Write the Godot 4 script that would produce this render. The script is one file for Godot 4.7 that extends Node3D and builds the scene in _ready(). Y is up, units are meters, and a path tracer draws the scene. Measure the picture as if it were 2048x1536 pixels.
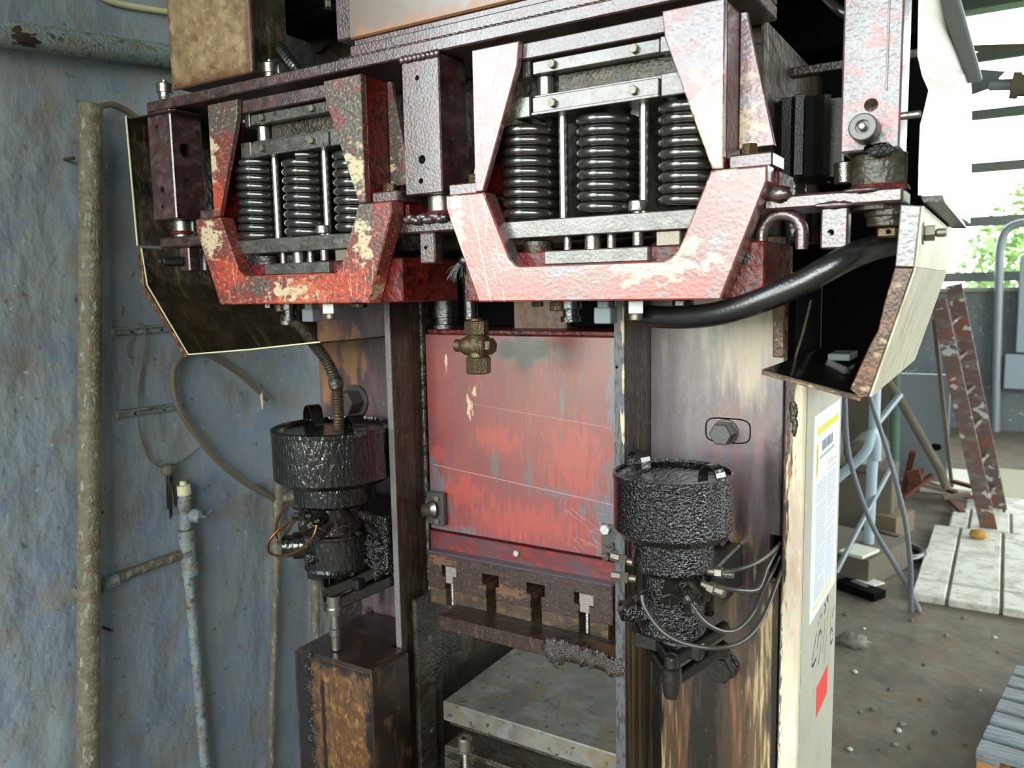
extends Node3D

var xf := Transform3D.IDENTITY
var mats := {}
var rng := RandomNumberGenerator.new()

# ------------------------------------------------------------------ scene nodes
func numbered(called: String) -> String:
	if not has_node(NodePath(called)):
		return called
	var k := 1
	while has_node(NodePath("%s_%03d" % [called, k])):
		k += 1
	return "%s_%03d" % [called, k]

func tag(o: Node, label := "", category := "", group := "", kind := "") -> void:
	if label: o.set_meta("label", label)
	if category: o.set_meta("category", category)
	if group: o.set_meta("group", group)
	if kind: o.set_meta("kind", kind)

func thing(called: String, label: String, category: String, at := Vector3.ZERO, group := "") -> Node3D:
	var o := Node3D.new()
	o.name = numbered(called)
	add_child(o)
	o.position = at
	tag(o, label, category, group)
	return o

func obj(called: String, st: SurfaceTool, m: Material, parent: Node = self) -> MeshInstance3D:
	var o := MeshInstance3D.new()
	o.name = numbered(called) if parent == self else called
	o.mesh = st.commit()
	o.material_override = m
	o.cast_shadow = GeometryInstance3D.SHADOW_CASTING_SETTING_ON
	parent.add_child(o, true)
	if parent != self and parent.get_parent() == self and parent.get_class() == "Node3D":
		o.position = -(parent as Node3D).position
	return o

func struct(called: String, st: SurfaceTool, m: Material, label := "") -> MeshInstance3D:
	var o := obj(called, st, m)
	tag(o, label, "", "", "structure")
	return o

func dup(o: Node3D, at: Vector3, label := "", group := "") -> Node3D:
	var c: Node3D = o.duplicate()
	var base := String(o.name)
	if base.length() > 4 and base.substr(base.length() - 4, 1) == "_" and base.substr(base.length() - 3).is_valid_int():
		base = base.substr(0, base.length() - 4)
	c.name = numbered(base)
	add_child(c)
	c.position = at
	if label: c.set_meta("label", label)
	if group: c.set_meta("group", group)
	return c

# ------------------------------------------------------------------ geometry
func S() -> SurfaceTool:
	var st := SurfaceTool.new()
	st.begin(Mesh.PRIMITIVE_TRIANGLES)
	return st

func vert(st: SurfaceTool, p: Vector3, n: Vector3, uv: Vector2) -> void:
	st.set_normal((xf.basis * n).normalized())
	st.set_uv(uv)
	st.add_vertex(xf * p)

func puv(p0: Vector3, n0: Vector3) -> Vector2:
	var p := xf * p0
	var n := (xf.basis * n0).abs()
	if n.z >= n.x and n.z >= n.y: return Vector2(p.x, -p.y)
	if n.x >= n.y: return Vector2(-p.z, -p.y)
	return Vector2(p.x, p.z)

func tri(st: SurfaceTool, a: Vector3, b: Vector3, c: Vector3, away: Vector3) -> void:
	var n := (b - a).cross(c - a)
	if n.length_squared() < 1e-16: return
	n = n.normalized()
	if n.dot((a + b + c) / 3.0 - away) < 0.0:
		n = -n
		var t := b
		b = c
		c = t
	vert(st, a, n, puv(a, n))
	vert(st, c, n, puv(c, n))
	vert(st, b, n, puv(b, n))

func quad(st: SurfaceTool, a: Vector3, b: Vector3, c: Vector3, d: Vector3, away: Vector3) -> void:
	tri(st, a, b, c, away)
	tri(st, a, c, d, away)

func box(st: SurfaceTool, c: Vector3, s: Vector3, bev := 0.002) -> void:
	var h := s / 2.0
	var b := minf(bev, minf(h.x, minf(h.y, h.z)) * 0.5)
	if b < 0.0002: b = 0.0002
	var k := func(sx: int, sy: int, sz: int, ax: int) -> Vector3:
		var v := Vector3(sx * (h.x - b), sy * (h.y - b), sz * (h.z - b))
		v[ax] = [sx, sy, sz][ax] * h[ax]
		return c + v
	for s1: int in [-1, 1]:
		quad(st, k.call(s1, -1, -1, 0), k.call(s1, 1, -1, 0), k.call(s1, 1, 1, 0), k.call(s1, -1, 1, 0), c)
		quad(st, k.call(-1, s1, -1, 1), k.call(1, s1, -1, 1), k.call(1, s1, 1, 1), k.call(-1, s1, 1, 1), c)
		quad(st, k.call(-1, -1, s1, 2), k.call(1, -1, s1, 2), k.call(1, 1, s1, 2), k.call(-1, 1, s1, 2), c)
		for s2: int in [-1, 1]:
			quad(st, k.call(s1, s2, -1, 0), k.call(s1, s2, 1, 0), k.call(s1, s2, 1, 1), k.call(s1, s2, -1, 1), c)
			quad(st, k.call(s1, -1, s2, 0), k.call(s1, 1, s2, 0), k.call(s1, 1, s2, 2), k.call(s1, -1, s2, 2), c)
			quad(st, k.call(-1, s1, s2, 1), k.call(1, s1, s2, 1), k.call(1, s1, s2, 2), k.call(-1, s1, s2, 2), c)
			for s3: int in [-1, 1]:
				tri(st, k.call(s1, s2, s3, 0), k.call(s1, s2, s3, 1), k.call(s1, s2, s3, 2), c)

func bb(st: SurfaceTool, x0: float, x1: float, y0: float, y1: float, z0: float, z1: float, bev := 0.002) -> void:
	box(st, Vector3((x0 + x1) / 2, (y0 + y1) / 2, (z0 + z1) / 2), Vector3(absf(x1 - x0), absf(y1 - y0), absf(z1 - z0)), bev)

# polygon in x,y pushed from z0 (back) to z1 (front), edges chamfered
func prism(st: SurfaceTool, pts: PackedVector2Array, z0: float, z1: float, bev := 0.002) -> void:
	var poly := pts.duplicate()
	if Geometry2D.is_polygon_clockwise(poly): poly.reverse()
	var n := poly.size()
	var inner := PackedVector2Array()
	for i in n:
		var p := poly[i]
		var e0 := (p - poly[(i + n - 1) % n]).normalized()
		var e1 := (poly[(i + 1) % n] - p).normalized()
		var n0 := Vector2(e0.y, -e0.x)
		var n1 := Vector2(e1.y, -e1.x)
		var mt := n0 + n1
		mt = mt / maxf(mt.length_squared() * 0.5, 0.3)
		inner.append(p - mt * bev)
	var idx := Geometry2D.triangulate_polygon(inner)
	for i in range(0, idx.size(), 3):
		for f: int in [0, 1]:
			var z := z1 if f == 1 else z0
			var nn := Vector3(0, 0, 1 if f == 1 else -1)
			var a := inner[idx[i]]
			var b := inner[idx[i + 1]]
			var c := inner[idx[i + 2]]
			var ccw := (b - a).cross(c - a) > 0.0
			var order := [a, c, b] if ccw == (f == 1) else [a, b, c]
			for q: Vector2 in order:
				var p3 := Vector3(q.x, q.y, z)
				vert(st, p3, nn, puv(p3, nn))
	for i in n:
		var j := (i + 1) % n
		var e := (poly[j] - poly[i]).normalized()
		var nrm := Vector3(e.y, -e.x, 0)
		var a := Vector3(poly[i].x, poly[i].y, z0 + bev)
		var b := Vector3(poly[j].x, poly[j].y, z0 + bev)
		var c := Vector3(poly[j].x, poly[j].y, z1 - bev)
		var d := Vector3(poly[i].x, poly[i].y, z1 - bev)
		var away := (a + c) / 2.0 - nrm
		quad(st, a, b, c, d, away)
		if bev > 0.0:
			quad(st, d, c, Vector3(inner[j].x, inner[j].y, z1), Vector3(inner[i].x, inner[i].y, z1), away - Vector3(0, 0, 1))
			quad(st, a, b, Vector3(inner[j].x, inner[j].y, z0), Vector3(inner[i].x, inner[i].y, z0), away + Vector3(0, 0, 1))

func basis_y(dir: Vector3) -> Basis:
	var y := dir.normalized()
	var x := y.cross(Vector3(0, 0, 1))
	if x.length() < 0.05: x = y.cross(Vector3(1, 0, 0))
	x = x.normalized()
	return Basis(x, y, x.cross(y))

# profile of (radius, height) turned about dir through at; flat bands, round sides (or facets)
func lathe(st: SurfaceTool, at: Vector3, dir: Vector3, prof: Array, segs := 24, facets := false, spin := 0.0) -> void:
	var bs := basis_y(dir)
	for i in prof.size() - 1:
		var p0: Vector2 = prof[i]
		var p1: Vector2 = prof[i + 1]
		var d := p1 - p0
		if d.length() < 1e-6: continue
		var nr := Vector2(d.y, -d.x).normalized()
		for k in segs:
			var a0 := TAU * k / segs + spin
			var a1 := TAU * (k + 1) / segs + spin
			var am := (a0 + a1) / 2.0
			var ring := []
			for q: Array in [[p0, a0], [p1, a0], [p1, a1], [p0, a1]]:
				var r: Vector2 = q[0]
				var a: float = q[1]
				var na: float = am if facets else a
				var pos := at + bs * Vector3(cos(a) * r.x, r.y, sin(a) * r.x)
				var nn := bs * Vector3(cos(na) * nr.x, nr.y, sin(na) * nr.x)
				ring.append([pos, nn, Vector2(a / TAU * 0.6, -r.y)])
			for o: int in [0, 2, 1, 0, 3, 2]:
				var v: Array = ring[o]
				vert(st, v[0], v[1], v[2])

func cyl(st: SurfaceTool, a: Vector3, b: Vector3, r: float, segs := 20, bev := 0.002) -> void:
	var h := (b - a).length()
	var e := minf(bev, minf(r, h) * 0.4)
	lathe(st, a, b - a, [Vector2(0, 0), Vector2(r - e, 0), Vector2(r, e), Vector2(r, h - e), Vector2(r - e, h), Vector2(0, h)], segs)

func hexa(st: SurfaceTool, a: Vector3, b: Vector3, r: float, spin := 0.0, segs := 6) -> void:
	var h := (b - a).length()
	var e := r * 0.1
	lathe(st, a, b - a, [Vector2(0, 0), Vector2(r - e, 0), Vector2(r, e), Vector2(r, h - e), Vector2(r - e, h), Vector2(0, h)], segs, true, spin)

func bolt(st: SurfaceTool, at: Vector3, dir: Vector3, r: float, h: float, washer := 0.0, spin := 0.3) -> void:
	var d := dir.normalized()
	if washer > 0.0: cyl(st, at, at + d * r * 0.22, washer, 24, 0.001)
	hexa(st, at + d * (r * 0.22 if washer > 0.0 else 0.0), at + d * h, r, spin)

func thread(st: SurfaceTool, a: Vector3, b: Vector3, r: float, pitch := 0.004) -> void:
	var h := (b - a).length()
	var n := maxi(2, int(h / pitch))
	var prof := [Vector2(0, 0)]
	for i in n:
		prof.append(Vector2(r * 0.86, h * i / n))
		prof.append(Vector2(r, h * (i + 0.5) / n))
	prof.append(Vector2(r * 0.86, h))
	prof.append(Vector2(0, h))
	lathe(st, a, b - a, prof, 14)

func smooth_path(pts: Array, per := 8) -> Array:
	var out := []
	var n := pts.size()
	for i in n - 1:
		var p0: Vector3 = pts[maxi(i - 1, 0)]
		var p1: Vector3 = pts[i]
		var p2: Vector3 = pts[i + 1]
		var p3: Vector3 = pts[mini(i + 2, n - 1)]
		for k in per:
			out.append(p1.cubic_interpolate(p2, p0, p3, float(k) / per))
	out.append(pts[n - 1])
	return out

func tube(st: SurfaceTool, pts: Array, r: float, sides := 10, r_end := -1.0, ridge := 0.0) -> void:
	var n := pts.size()
	var up := Vector3.ZERO
	var rings := []
	var along := 0.0
	for i in n:
		var t: Vector3 = (pts[mini(i + 1, n - 1)] - pts[maxi(i - 1, 0)]).normalized()
		if up == Vector3.ZERO:
			up = t.cross(Vector3(0.31, 0.2, 0.93)).normalized()
		up = (up - t * up.dot(t)).normalized()
		var side := t.cross(up)
		if i > 0: along += (pts[i] - pts[i - 1]).length()
		var rr := r if r_end < 0.0 else lerpf(r, r_end, float(i) / (n - 1))
		if ridge > 0.0 and i % 2 == 0: rr -= ridge
		var ring := []
		for k in sides:
			var a := TAU * k / sides
			var nn := up * cos(a) + side * sin(a)
			ring.append([pts[i] + nn * rr, nn, Vector2(rr * TAU * k / sides, along)])
		rings.append(ring)
	for i in n - 1:
		for k in sides:
			var k2 := (k + 1) % sides
			if ridge > 0.0:
				quad(st, rings[i][k][0], rings[i + 1][k][0], rings[i + 1][k2][0], rings[i][k2][0], (pts[i] + pts[i + 1]) / 2.0)
				continue
			for o: Array in [[i, k], [i + 1, k], [i + 1, k2], [i, k], [i + 1, k2], [i, k2]]:
				var v: Array = rings[o[0]][o[1]]
				vert(st, v[0], v[1], v[2])
	for e: int in [0, n - 1]:
		var t: Vector3 = (pts[1] - pts[0]) if e == 0 else (pts[n - 1] - pts[n - 2])
		for k in sides:
			tri(st, pts[e], rings[e][k][0], rings[e][(k + 1) % sides][0], pts[e] + (t if e == 0 else -t))

func blob(st: SurfaceTool, c: Vector3, r: Vector3, rough := 0.25, sd := 1, n := 14) -> void:
	var fn := FastNoiseLite.new()
	fn.seed = sd
	fn.frequency = 1.3
	var g := []
	for i in n + 1:
		var row := []
		for j in n * 2:
			var th := PI * i / n
			var ph := TAU * j / (n * 2)
			var d := Vector3(sin(th) * cos(ph), cos(th), sin(th) * sin(ph))
			row.append(c + d * r * (1.0 + rough * fn.get_noise_3dv(d * 1.6)))
		g.append(row)
	for i in n:
		for j in n * 2:
			var j2 := (j + 1) % (n * 2)
			for o: Array in [[i, j], [i + 1, j], [i + 1, j2], [i, j], [i + 1, j2], [i, j2]]:
				var p: Vector3 = g[o[0]][o[1]]
				vert(st, p, (p - c) / r / r, puv(p, (p - c).normalized()))

func plank(st: SurfaceTool, a: Vector3, b: Vector3, w: float, t: float, up := Vector3.UP, bev := 0.003) -> void:
	var x := (b - a).normalized()
	var z := x.cross(up).normalized()
	var y := z.cross(x)
	var keep := xf
	xf = keep * Transform3D(Basis(x, y, z), (a + b) / 2.0)
	box(st, Vector3.ZERO, Vector3((b - a).length(), t, w), bev)
	xf = keep

func csg(called: String, parent: Node3D, c: Vector3, s: Vector3, m: Material, holes: Array) -> void:
	var g := CSGCombiner3D.new()
	g.name = called
	parent.add_child(g, true)
	g.position = -parent.position
	g.material_override = m
	var st := S()
	box(st, c, s, 0.003)
	var am := st.commit()
	var cm := CSGMesh3D.new()
	cm.name = "solid"
	cm.mesh = weld(am)
	cm.material = m
	g.add_child(cm)
	for h: Array in holes:
		var k := CSGCylinder3D.new()
		k.name = "hole"
		k.operation = CSGShape3D.OPERATION_SUBTRACTION
		k.radius = h[1]
		k.height = h[2]
		k.sides = 24
		k.material = m
		k.position = h[0]
		if h[3] == 2: k.rotation.x = PI / 2
		if h[3] == 0: k.rotation.z = PI / 2
		g.add_child(k, true)

func weld(am: ArrayMesh) -> ArrayMesh:
	var arr := am.surface_get_arrays(0)
	var st := S()
	st.set_smooth_group(-1)
	var v: PackedVector3Array = arr[Mesh.ARRAY_VERTEX]
	for p in v:
		st.set_uv(Vector2.ZERO)
		st.set_smooth_group(-1)
		st.add_vertex(p.snapped(Vector3.ONE * 0.00001))
	st.index()
	st.generate_normals()
	return st.commit()

# ------------------------------------------------------------------ textures
func noise_bytes(sd: int, cx: float, cy: float, w: int, h: int, oct := 4) -> PackedByteArray:
	var fn := FastNoiseLite.new()
	fn.seed = sd
	fn.noise_type = FastNoiseLite.TYPE_SIMPLEX_SMOOTH
	fn.frequency = 1.0 / 16.0
	fn.fractal_octaves = oct
	fn.fractal_gain = 0.55
	var im: Image = fn.get_image(mini(maxi(int(cx * 16), 8), 1024), mini(maxi(int(cy * 16), 8), 1024))
	im.resize(w, h, Image.INTERPOLATE_CUBIC)
	return im.get_data()

# layers: [seed, cells x, cells y, low, high, colour, strength, roughness, (patches [u, v, ru, rv])]
func paint(w: int, h: int, base: Color, rough: float, layers: Array) -> Image:
	var n := w * h
	var R := PackedFloat32Array()
	var G := PackedFloat32Array()
	var B := PackedFloat32Array()
	var A := PackedFloat32Array()
	for arr: PackedFloat32Array in [R]: pass
	R.resize(n); R.fill(base.r)
	G.resize(n); G.fill(base.g)
	B.resize(n); B.fill(base.b)
	A.resize(n); A.fill(rough)
	for L: Array in layers:
		var nb := noise_bytes(L[0], L[1], L[2], w, h)
		var lut := PackedFloat32Array()
		lut.resize(256)
		for i in 256:
			var mid: float = (L[3] + L[4]) / 2.0
			var half: float = (L[4] - L[3]) * 0.8
			lut[i] = smoothstep(mid - half, mid + half, i / 255.0) * L[6]
		var c: Color = L[5]
		var cr := c.r
		var cg := c.g
		var cb := c.b
		var ro: float = L[7]
		if L.size() > 8:
			var mk := PackedFloat32Array()
			mk.resize(n)
			mk.fill(0.0)
			for e: Array in L[8]:
				var x0 := clampi(int((e[0] - 2.0 * e[2]) * w), 0, w)
				var x1 := clampi(int((e[0] + 2.0 * e[2]) * w), 0, w)
				var y0 := clampi(int((e[1] - 2.0 * e[3]) * h), 0, h)
				var y1 := clampi(int((e[1] + 2.0 * e[3]) * h), 0, h)
				var ex: float = e[0] * w
				var ey: float = e[1] * h
				var rx: float = e[2] * w
				var ry: float = e[3] * h
				for y in range(y0, y1):
					var dy := (y - ey) / ry
					for x in range(x0, x1):
						var dx := (x - ex) / rx
						var d := 1.0 - 0.5 * sqrt(dx * dx + dy * dy)
						var i := y * w + x
						if d > mk[i]: mk[i] = d
			var nn: float = L[9] if L.size() > 9 else 1.0
			var nn0 := 128.0 * (1.0 - nn)
			for i in n:
				var m := mk[i]
				if m <= 0.05: continue
				var a := lut[clampi(int(nn0 + nb[i] * nn + (m - 0.5) * 300.0), 0, 255)]
				if a > 0.004:
					R[i] += (cr - R[i]) * a
					G[i] += (cg - G[i]) * a
					B[i] += (cb - B[i]) * a
					A[i] += (ro - A[i]) * a
		else:
			for i in n:
				var a := lut[nb[i]]
				if a > 0.004:
					R[i] += (cr - R[i]) * a
					G[i] += (cg - G[i]) * a
					B[i] += (cb - B[i]) * a
					A[i] += (ro - A[i]) * a
	var out := PackedByteArray()
	out.resize(n * 4)
	for i in n:
		var j := i * 4
		out[j] = clampi(int(R[i] * 255.0), 0, 255)
		out[j + 1] = clampi(int(G[i] * 255.0), 0, 255)
		out[j + 2] = clampi(int(B[i] * 255.0), 0, 255)
		out[j + 3] = clampi(int(A[i] * 255.0), 0, 255)
	return Image.create_from_data(w, h, false, Image.FORMAT_RGBA8, out)

func line(im: Image, a: Vector2, b: Vector2, c: Color, wd := 1.0) -> void:
	var sz := Vector2(im.get_width(), im.get_height())
	var p := a * sz
	var q := b * sz
	var n := int(maxf(absf(q.x - p.x), absf(q.y - p.y))) + 1
	for i in n + 1:
		var t := p.lerp(q, float(i) / n)
		var k := int(wd)
		for dx in range(-(k / 2), k - k / 2):
			for dy in range(-(k / 2), k - k / 2):
				var x := int(t.x) + dx
				var y := int(t.y) + dy
				if x >= 0 and y >= 0 and x < sz.x and y < sz.y:
					im.set_pixel(x, y, c)

func bump(sd: int, cells: int, oct: int, strength: float, size := 512, stretch := 1.0) -> ImageTexture:
	var fn := FastNoiseLite.new()
	fn.seed = sd
	fn.noise_type = FastNoiseLite.TYPE_SIMPLEX_SMOOTH
	fn.frequency = float(cells) / size
	fn.fractal_octaves = oct
	fn.fractal_gain = 0.5
	var im: Image = fn.get_seamless_image(int(size * stretch), size)
	if stretch != 1.0: im.resize(size, size, Image.INTERPOLATE_CUBIC)
	im.convert(Image.FORMAT_RGBA8)
	im.bump_map_to_normal_map(strength)
	return ImageTexture.create_from_image(im)

var N_fine: ImageTexture
var N_mid: ImageTexture
var N_lump: ImageTexture
var N_wall: ImageTexture
var N_grease: ImageTexture
var N_drip: ImageTexture

# plain material, texture repeated in world space every `tile` metres
func mat(c: Color, rough: float, metal := 0.0, tex: Image = null, tile := 0.5, normal: Texture2D = null, ns := 0.5, spec := 0.5) -> StandardMaterial3D:
	var m := StandardMaterial3D.new()
	m.albedo_color = c
	m.roughness = rough
	m.metallic = metal
	m.metallic_specular = spec
	m.uv1_triplanar = true
	m.uv1_world_triplanar = true
	m.uv1_triplanar_sharpness = 6.0
	m.uv1_scale = Vector3.ONE / tile
	if tex:
		m.albedo_texture = ImageTexture.create_from_image(tex)
		m.roughness_texture = m.albedo_texture
		m.roughness_texture_channel = BaseMaterial3D.TEXTURE_CHANNEL_ALPHA
	if normal:
		m.normal_enabled = true
		m.normal_texture = normal
		m.normal_scale = ns
	return m

# material painted once over a rectangle of the surface (u0..u1 across, y0..y1 up, in metres)
func pmat(tex: Image, u0: float, u1: float, y0: float, y1: float, normal: Texture2D = null, ns := 0.4, metal := 0.0, spec := 0.5) -> StandardMaterial3D:
	var m := StandardMaterial3D.new()
	m.albedo_texture = ImageTexture.create_from_image(tex)
	m.roughness = 1.0
	m.roughness_texture = m.albedo_texture
	m.roughness_texture_channel = BaseMaterial3D.TEXTURE_CHANNEL_ALPHA
	m.metallic = metal
	m.metallic_specular = spec
	m.uv1_scale = Vector3(1.0 / (u1 - u0), 1.0 / (y1 - y0), 1)
	m.uv1_offset = Vector3(-u0 / (u1 - u0), y1 / (y1 - y0), 0)
	if normal:
		m.normal_enabled = true
		m.normal_texture = normal
		m.normal_scale = ns
	return m

func wet(m: StandardMaterial3D, amount := 1.0, r := 0.15) -> StandardMaterial3D:
	m.clearcoat_enabled = true
	m.clearcoat = amount
	m.clearcoat_roughness = r
	return m

func C(h: String) -> Color:
	return Color(h)

func make_materials() -> void:
	N_fine = bump(11, 48, 4, 6.0)
	N_mid = bump(12, 14, 5, 10.0)
	N_lump = bump(13, 5, 5, 14.0, 1024)
	N_wall = bump(14, 6, 6, 20.0, 1024, 1.6)
	N_drip = bump(16, 8, 4, 12.0, 512, 4.0)
	N_grease = bump(15, 40, 3, 16.0)
	mats.oil = wet(mat(C("0e0c0a"), 0.25, 0.0, null, 0.25, N_mid, 0.2, 0.7), 0.25)
	mats.oilmetal = mat(C("2b2620"), 0.3, 0.6, null, 0.12, N_fine, 0.4)
	mats.bolt = mat(C("4a4845"), 0.34, 0.4, null, 0.3, N_fine, 0.08, 0.7)
	mats.grease = wet(mat(C("060504"), 0.14, 0.0, null, 0.3, N_grease, 0.65, 0.8), 0.05)
	mats.canoil = wet(mat(C("0a0908"), 0.16, 0.0, null, 0.35, N_drip, 0.35, 1.0), 0.15)
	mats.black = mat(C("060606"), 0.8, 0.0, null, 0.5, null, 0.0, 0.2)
	mats.rubber = mat(C("131312"), 0.28, 0.0, null, 0.3, N_fine, 0.08, 0.8)
	mats.spring = wet(mat(C("1c1814"), 0.25, 0.0, null, 0.3, N_fine, 0.06, 1.0), 1.0, 0.1)
	mats.steel = mat(C("8d8a82"), 0.3, 0.9, null, 0.2, N_fine, 0.2)
	mats.rod = mat(C("a09c90"), 0.22, 0.9)
	mats.nut = mat(C("7d776a"), 0.35, 0.75, null, 0.1, N_fine, 0.3)
	mats.brightnut = mat(C("b9bdb6"), 0.35, 0.6, null, 0.1, N_fine, 0.3)
	mats.bronze = mat(C("5c4d38"), 0.33, 0.65, null, 0.2, N_fine, 0.4)
	mats.cheek_edge = mat(C("7a7876"), 0.35, 0.5, null, 0.2, N_fine, 0.4)
	mats.copper = mat(C("7b5632"), 0.3, 0.8)
	mats.hosepipe = mat(C("4c4a45"), 0.35, 0.5)
	var g := paint(512, 512, C("2b2320"), 0.3, [
		[21, 6, 6, 0.45, 0.7, C("4a2a26"), 0.8, 0.35], [22, 12, 12, 0.5, 0.75, C("5b5450"), 0.6, 0.4],
		[23, 20, 20, 0.58, 0.8, C("6e1f1c"), 0.7, 0.4], [24, 9, 9, 0.6, 0.8, C("120f0d"), 0.8, 0.2]])
	mats.grime = wet(mat(Color.WHITE, 1.0, 0.0, g, 0.4, N_fine, 0.25, 0.9), 0.7, 0.2)
	g = paint(512, 512, C("36201f"), 0.33, [
		[31, 5, 8, 0.4, 0.7, C("4f211e"), 0.8, 0.35], [32, 9, 12, 0.5, 0.75, C("58504f"), 0.75, 0.35],
		[33, 24, 24, 0.62, 0.82, C("7c2a26"), 0.5, 0.4], [34, 8, 8, 0.62, 0.82, C("1a1211"), 0.7, 0.25]])
	mats.redgrime = wet(mat(Color.WHITE, 1.0, 0.0, g, 0.4, N_fine, 0.2, 1.0), 1.0, 0.2)
	g = paint(512, 512, C("4b3f41"), 0.34, [
		[35, 5, 5, 0.4, 0.8, C("5d5558"), 0.8, 0.3], [36, 7, 9, 0.58, 0.72, C("a12f30"), 0.85, 0.4], [37, 20, 20, 0.66, 0.85, C("2a2122"), 0.6, 0.3]])
	mats.postpaint = wet(mat(Color.WHITE, 1.0, 0.0, g, 0.45, N_fine, 0.25, 1.0), 0.8, 0.25)
	g = paint(512, 512, C("641512"), 0.4, [
		[41, 5, 9, 0.42, 0.7, C("3a0f0d"), 0.8, 0.35], [42, 14, 22, 0.58, 0.78, C("8d2a1f"), 0.6, 0.45],
		[43, 8, 8, 0.62, 0.8, C("1c1210"), 0.8, 0.3]])
	mats.darkred = mat(Color.WHITE, 1.0, 0.0, g, 0.35, N_mid, 0.3)
	g = paint(512, 512, C("3d3a33"), 0.35, [
		[51, 4, 4, 0.4, 0.7, C("2a2219"), 0.8, 0.3], [52, 9, 30, 0.5, 0.75, C("5d5a50"), 0.6, 0.35],
		[53, 18, 18, 0.6, 0.8, C("5a4022"), 0.5, 0.5]])
	mats.oldsteel = mat(Color.WHITE, 1.0, 0.25, g, 0.5, N_fine, 0.3)
	g = paint(512, 512, C("2c2417"), 0.45, [
		[55, 4, 5, 0.4, 0.7, C("18140d"), 0.9, 0.35], [56, 8, 8, 0.52, 0.8, C("4d4228"), 0.7, 0.5],
		[57, 18, 4, 0.66, 0.85, C("7d7450"), 0.5, 0.5], [58, 14, 14, 0.6, 0.8, C("4a2c12"), 0.6, 0.5]])
	mats.guardin = mat(Color.WHITE, 1.0, 0.0, g, 0.6, N_mid, 0.25)
	g = paint(512, 512, C("5a3a2a"), 0.3, [
		[61, 5, 10, 0.45, 0.7, C("3f2a22"), 0.8, 0.25], [62, 8, 10, 0.58, 0.85, C("8f6634"), 0.6, 0.4],
		[63, 10, 14, 0.72, 0.85, C("cdb985"), 0.6, 0.45]])
	mats.guardlip = mat(Color.WHITE, 1.0, 0.0, g, 0.4, N_fine, 0.12)
	g = paint(512, 512, C("cfccb4"), 0.42, [
		[65, 3, 3, 0.5, 0.8, C("b9b69c"), 0.5, 0.5], [66, 30, 2, 0.58, 0.8, C("8a7d5e"), 0.5, 0.4],
		[67, 14, 14, 0.7, 0.85, C("9a9378"), 0.4, 0.5]])
	mats.guardout = mat(Color.WHITE, 1.0, 0.0, g, 0.9, N_lump, 0.08)
	g = paint(512, 512, C("66604f"), 0.7, [
		[71, 4, 8, 0.45, 0.7, C("57523f"), 0.8, 0.7], [72, 10, 14, 0.55, 0.75, C("837c66"), 0.6, 0.8],
		[73, 20, 7, 0.74, 0.8, C("98a0a0"), 0.7, 0.6], [74, 14, 14, 0.68, 0.8, C("6b4a30"), 0.6, 0.8]])
	mats.pipe = mat(Color.WHITE, 1.0, 0.0, g, 0.5, N_fine, 0.5)
	g = paint(512, 512, C("7d8c90"), 0.6, [
		[75, 4, 8, 0.45, 0.75, C("6d7370"), 0.7, 0.6], [76, 6, 12, 0.55, 0.75, C("77705a"), 0.8, 0.7],
		[77, 14, 20, 0.66, 0.8, C("3c3628"), 0.7, 0.8]])
	mats.bluepipe = mat(Color.WHITE, 1.0, 0.0, g, 0.6, N_fine, 0.4)
	g = paint(1024, 1024, C("848f97"), 0.6, [
		[81, 3, 3, 0.4, 0.75, C("878e8c"), 0.8, 0.62], [82, 5, 6, 0.45, 0.75, C("78869a"), 0.6, 0.55],
		[83, 7, 6, 0.6, 0.85, C("837a70"), 0.6, 0.7], [84, 16, 20, 0.66, 0.85, C("8e8272"), 0.45, 0.75],
		[85, 30, 30, 0.83, 0.88, C("4f5048"), 0.6, 0.7], [86, 40, 40, 0.86, 0.9, C("c9c4b4"), 0.8, 0.8]])
	mats.wall = mat(Color.WHITE, 1.0, 0.0, g, 1.7, N_wall, 0.35)
	mats.wall.uv1_offset = Vector3(0.13, 0.4, 0.22)
	g = paint(1024, 1024, C("706859"), 0.85, [
		[91, 4, 4, 0.4, 0.75, C("5c5446"), 0.8, 0.8], [92, 12, 12, 0.5, 0.8, C("7d7462"), 0.6, 0.9],
		[93, 40, 40, 0.66, 0.85, C("554d3f"), 0.5, 0.9], [94, 60, 60, 0.8, 0.86, C("958b76"), 0.6, 0.9],
		[95, 9, 9, 0.62, 0.8, C("7b5f45"), 0.5, 0.9]])
	mats.floor = mat(Color.WHITE, 1.0, 0.0, g, 2.4, N_lump, 0.5)
	g = paint(512, 512, C("6a7478"), 0.8, [
		[101, 4, 4, 0.4, 0.75, C("5a6268"), 0.8, 0.8], [102, 10, 12, 0.58, 0.78, C("79746a"), 0.6, 0.9],
		[103, 24, 24, 0.72, 0.8, C("b5b0a4"), 0.7, 0.9]])
	mats.backwall = mat(Color.WHITE, 1.0, 0.0, g, 2.5, N_lump, 0.4)
	mats.concrete = mat(C("8a867c"), 0.9, 0.0, null, 1.0, N_lump, 0.4)
	mats.frame = mat(C("6f7570"), 0.7)
	g = paint(512, 512, C("8f969a"), 0.85, [
		[111, 2, 40, 0.45, 0.75, C("6c757c"), 0.7, 0.85], [112, 3, 14, 0.6, 0.8, C("b58a52"), 0.4, 0.85], [113, 3, 60, 0.6, 0.75, C("4e5254"), 0.5, 0.9]])
	mats.wood = mat(Color.WHITE, 1.0, 0.0, g, 0.7, N_fine, 0.3)
	mats.rawwood = mat(C("b5894f"), 0.8, 0.0, null, 0.3, N_fine, 0.3)
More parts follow.
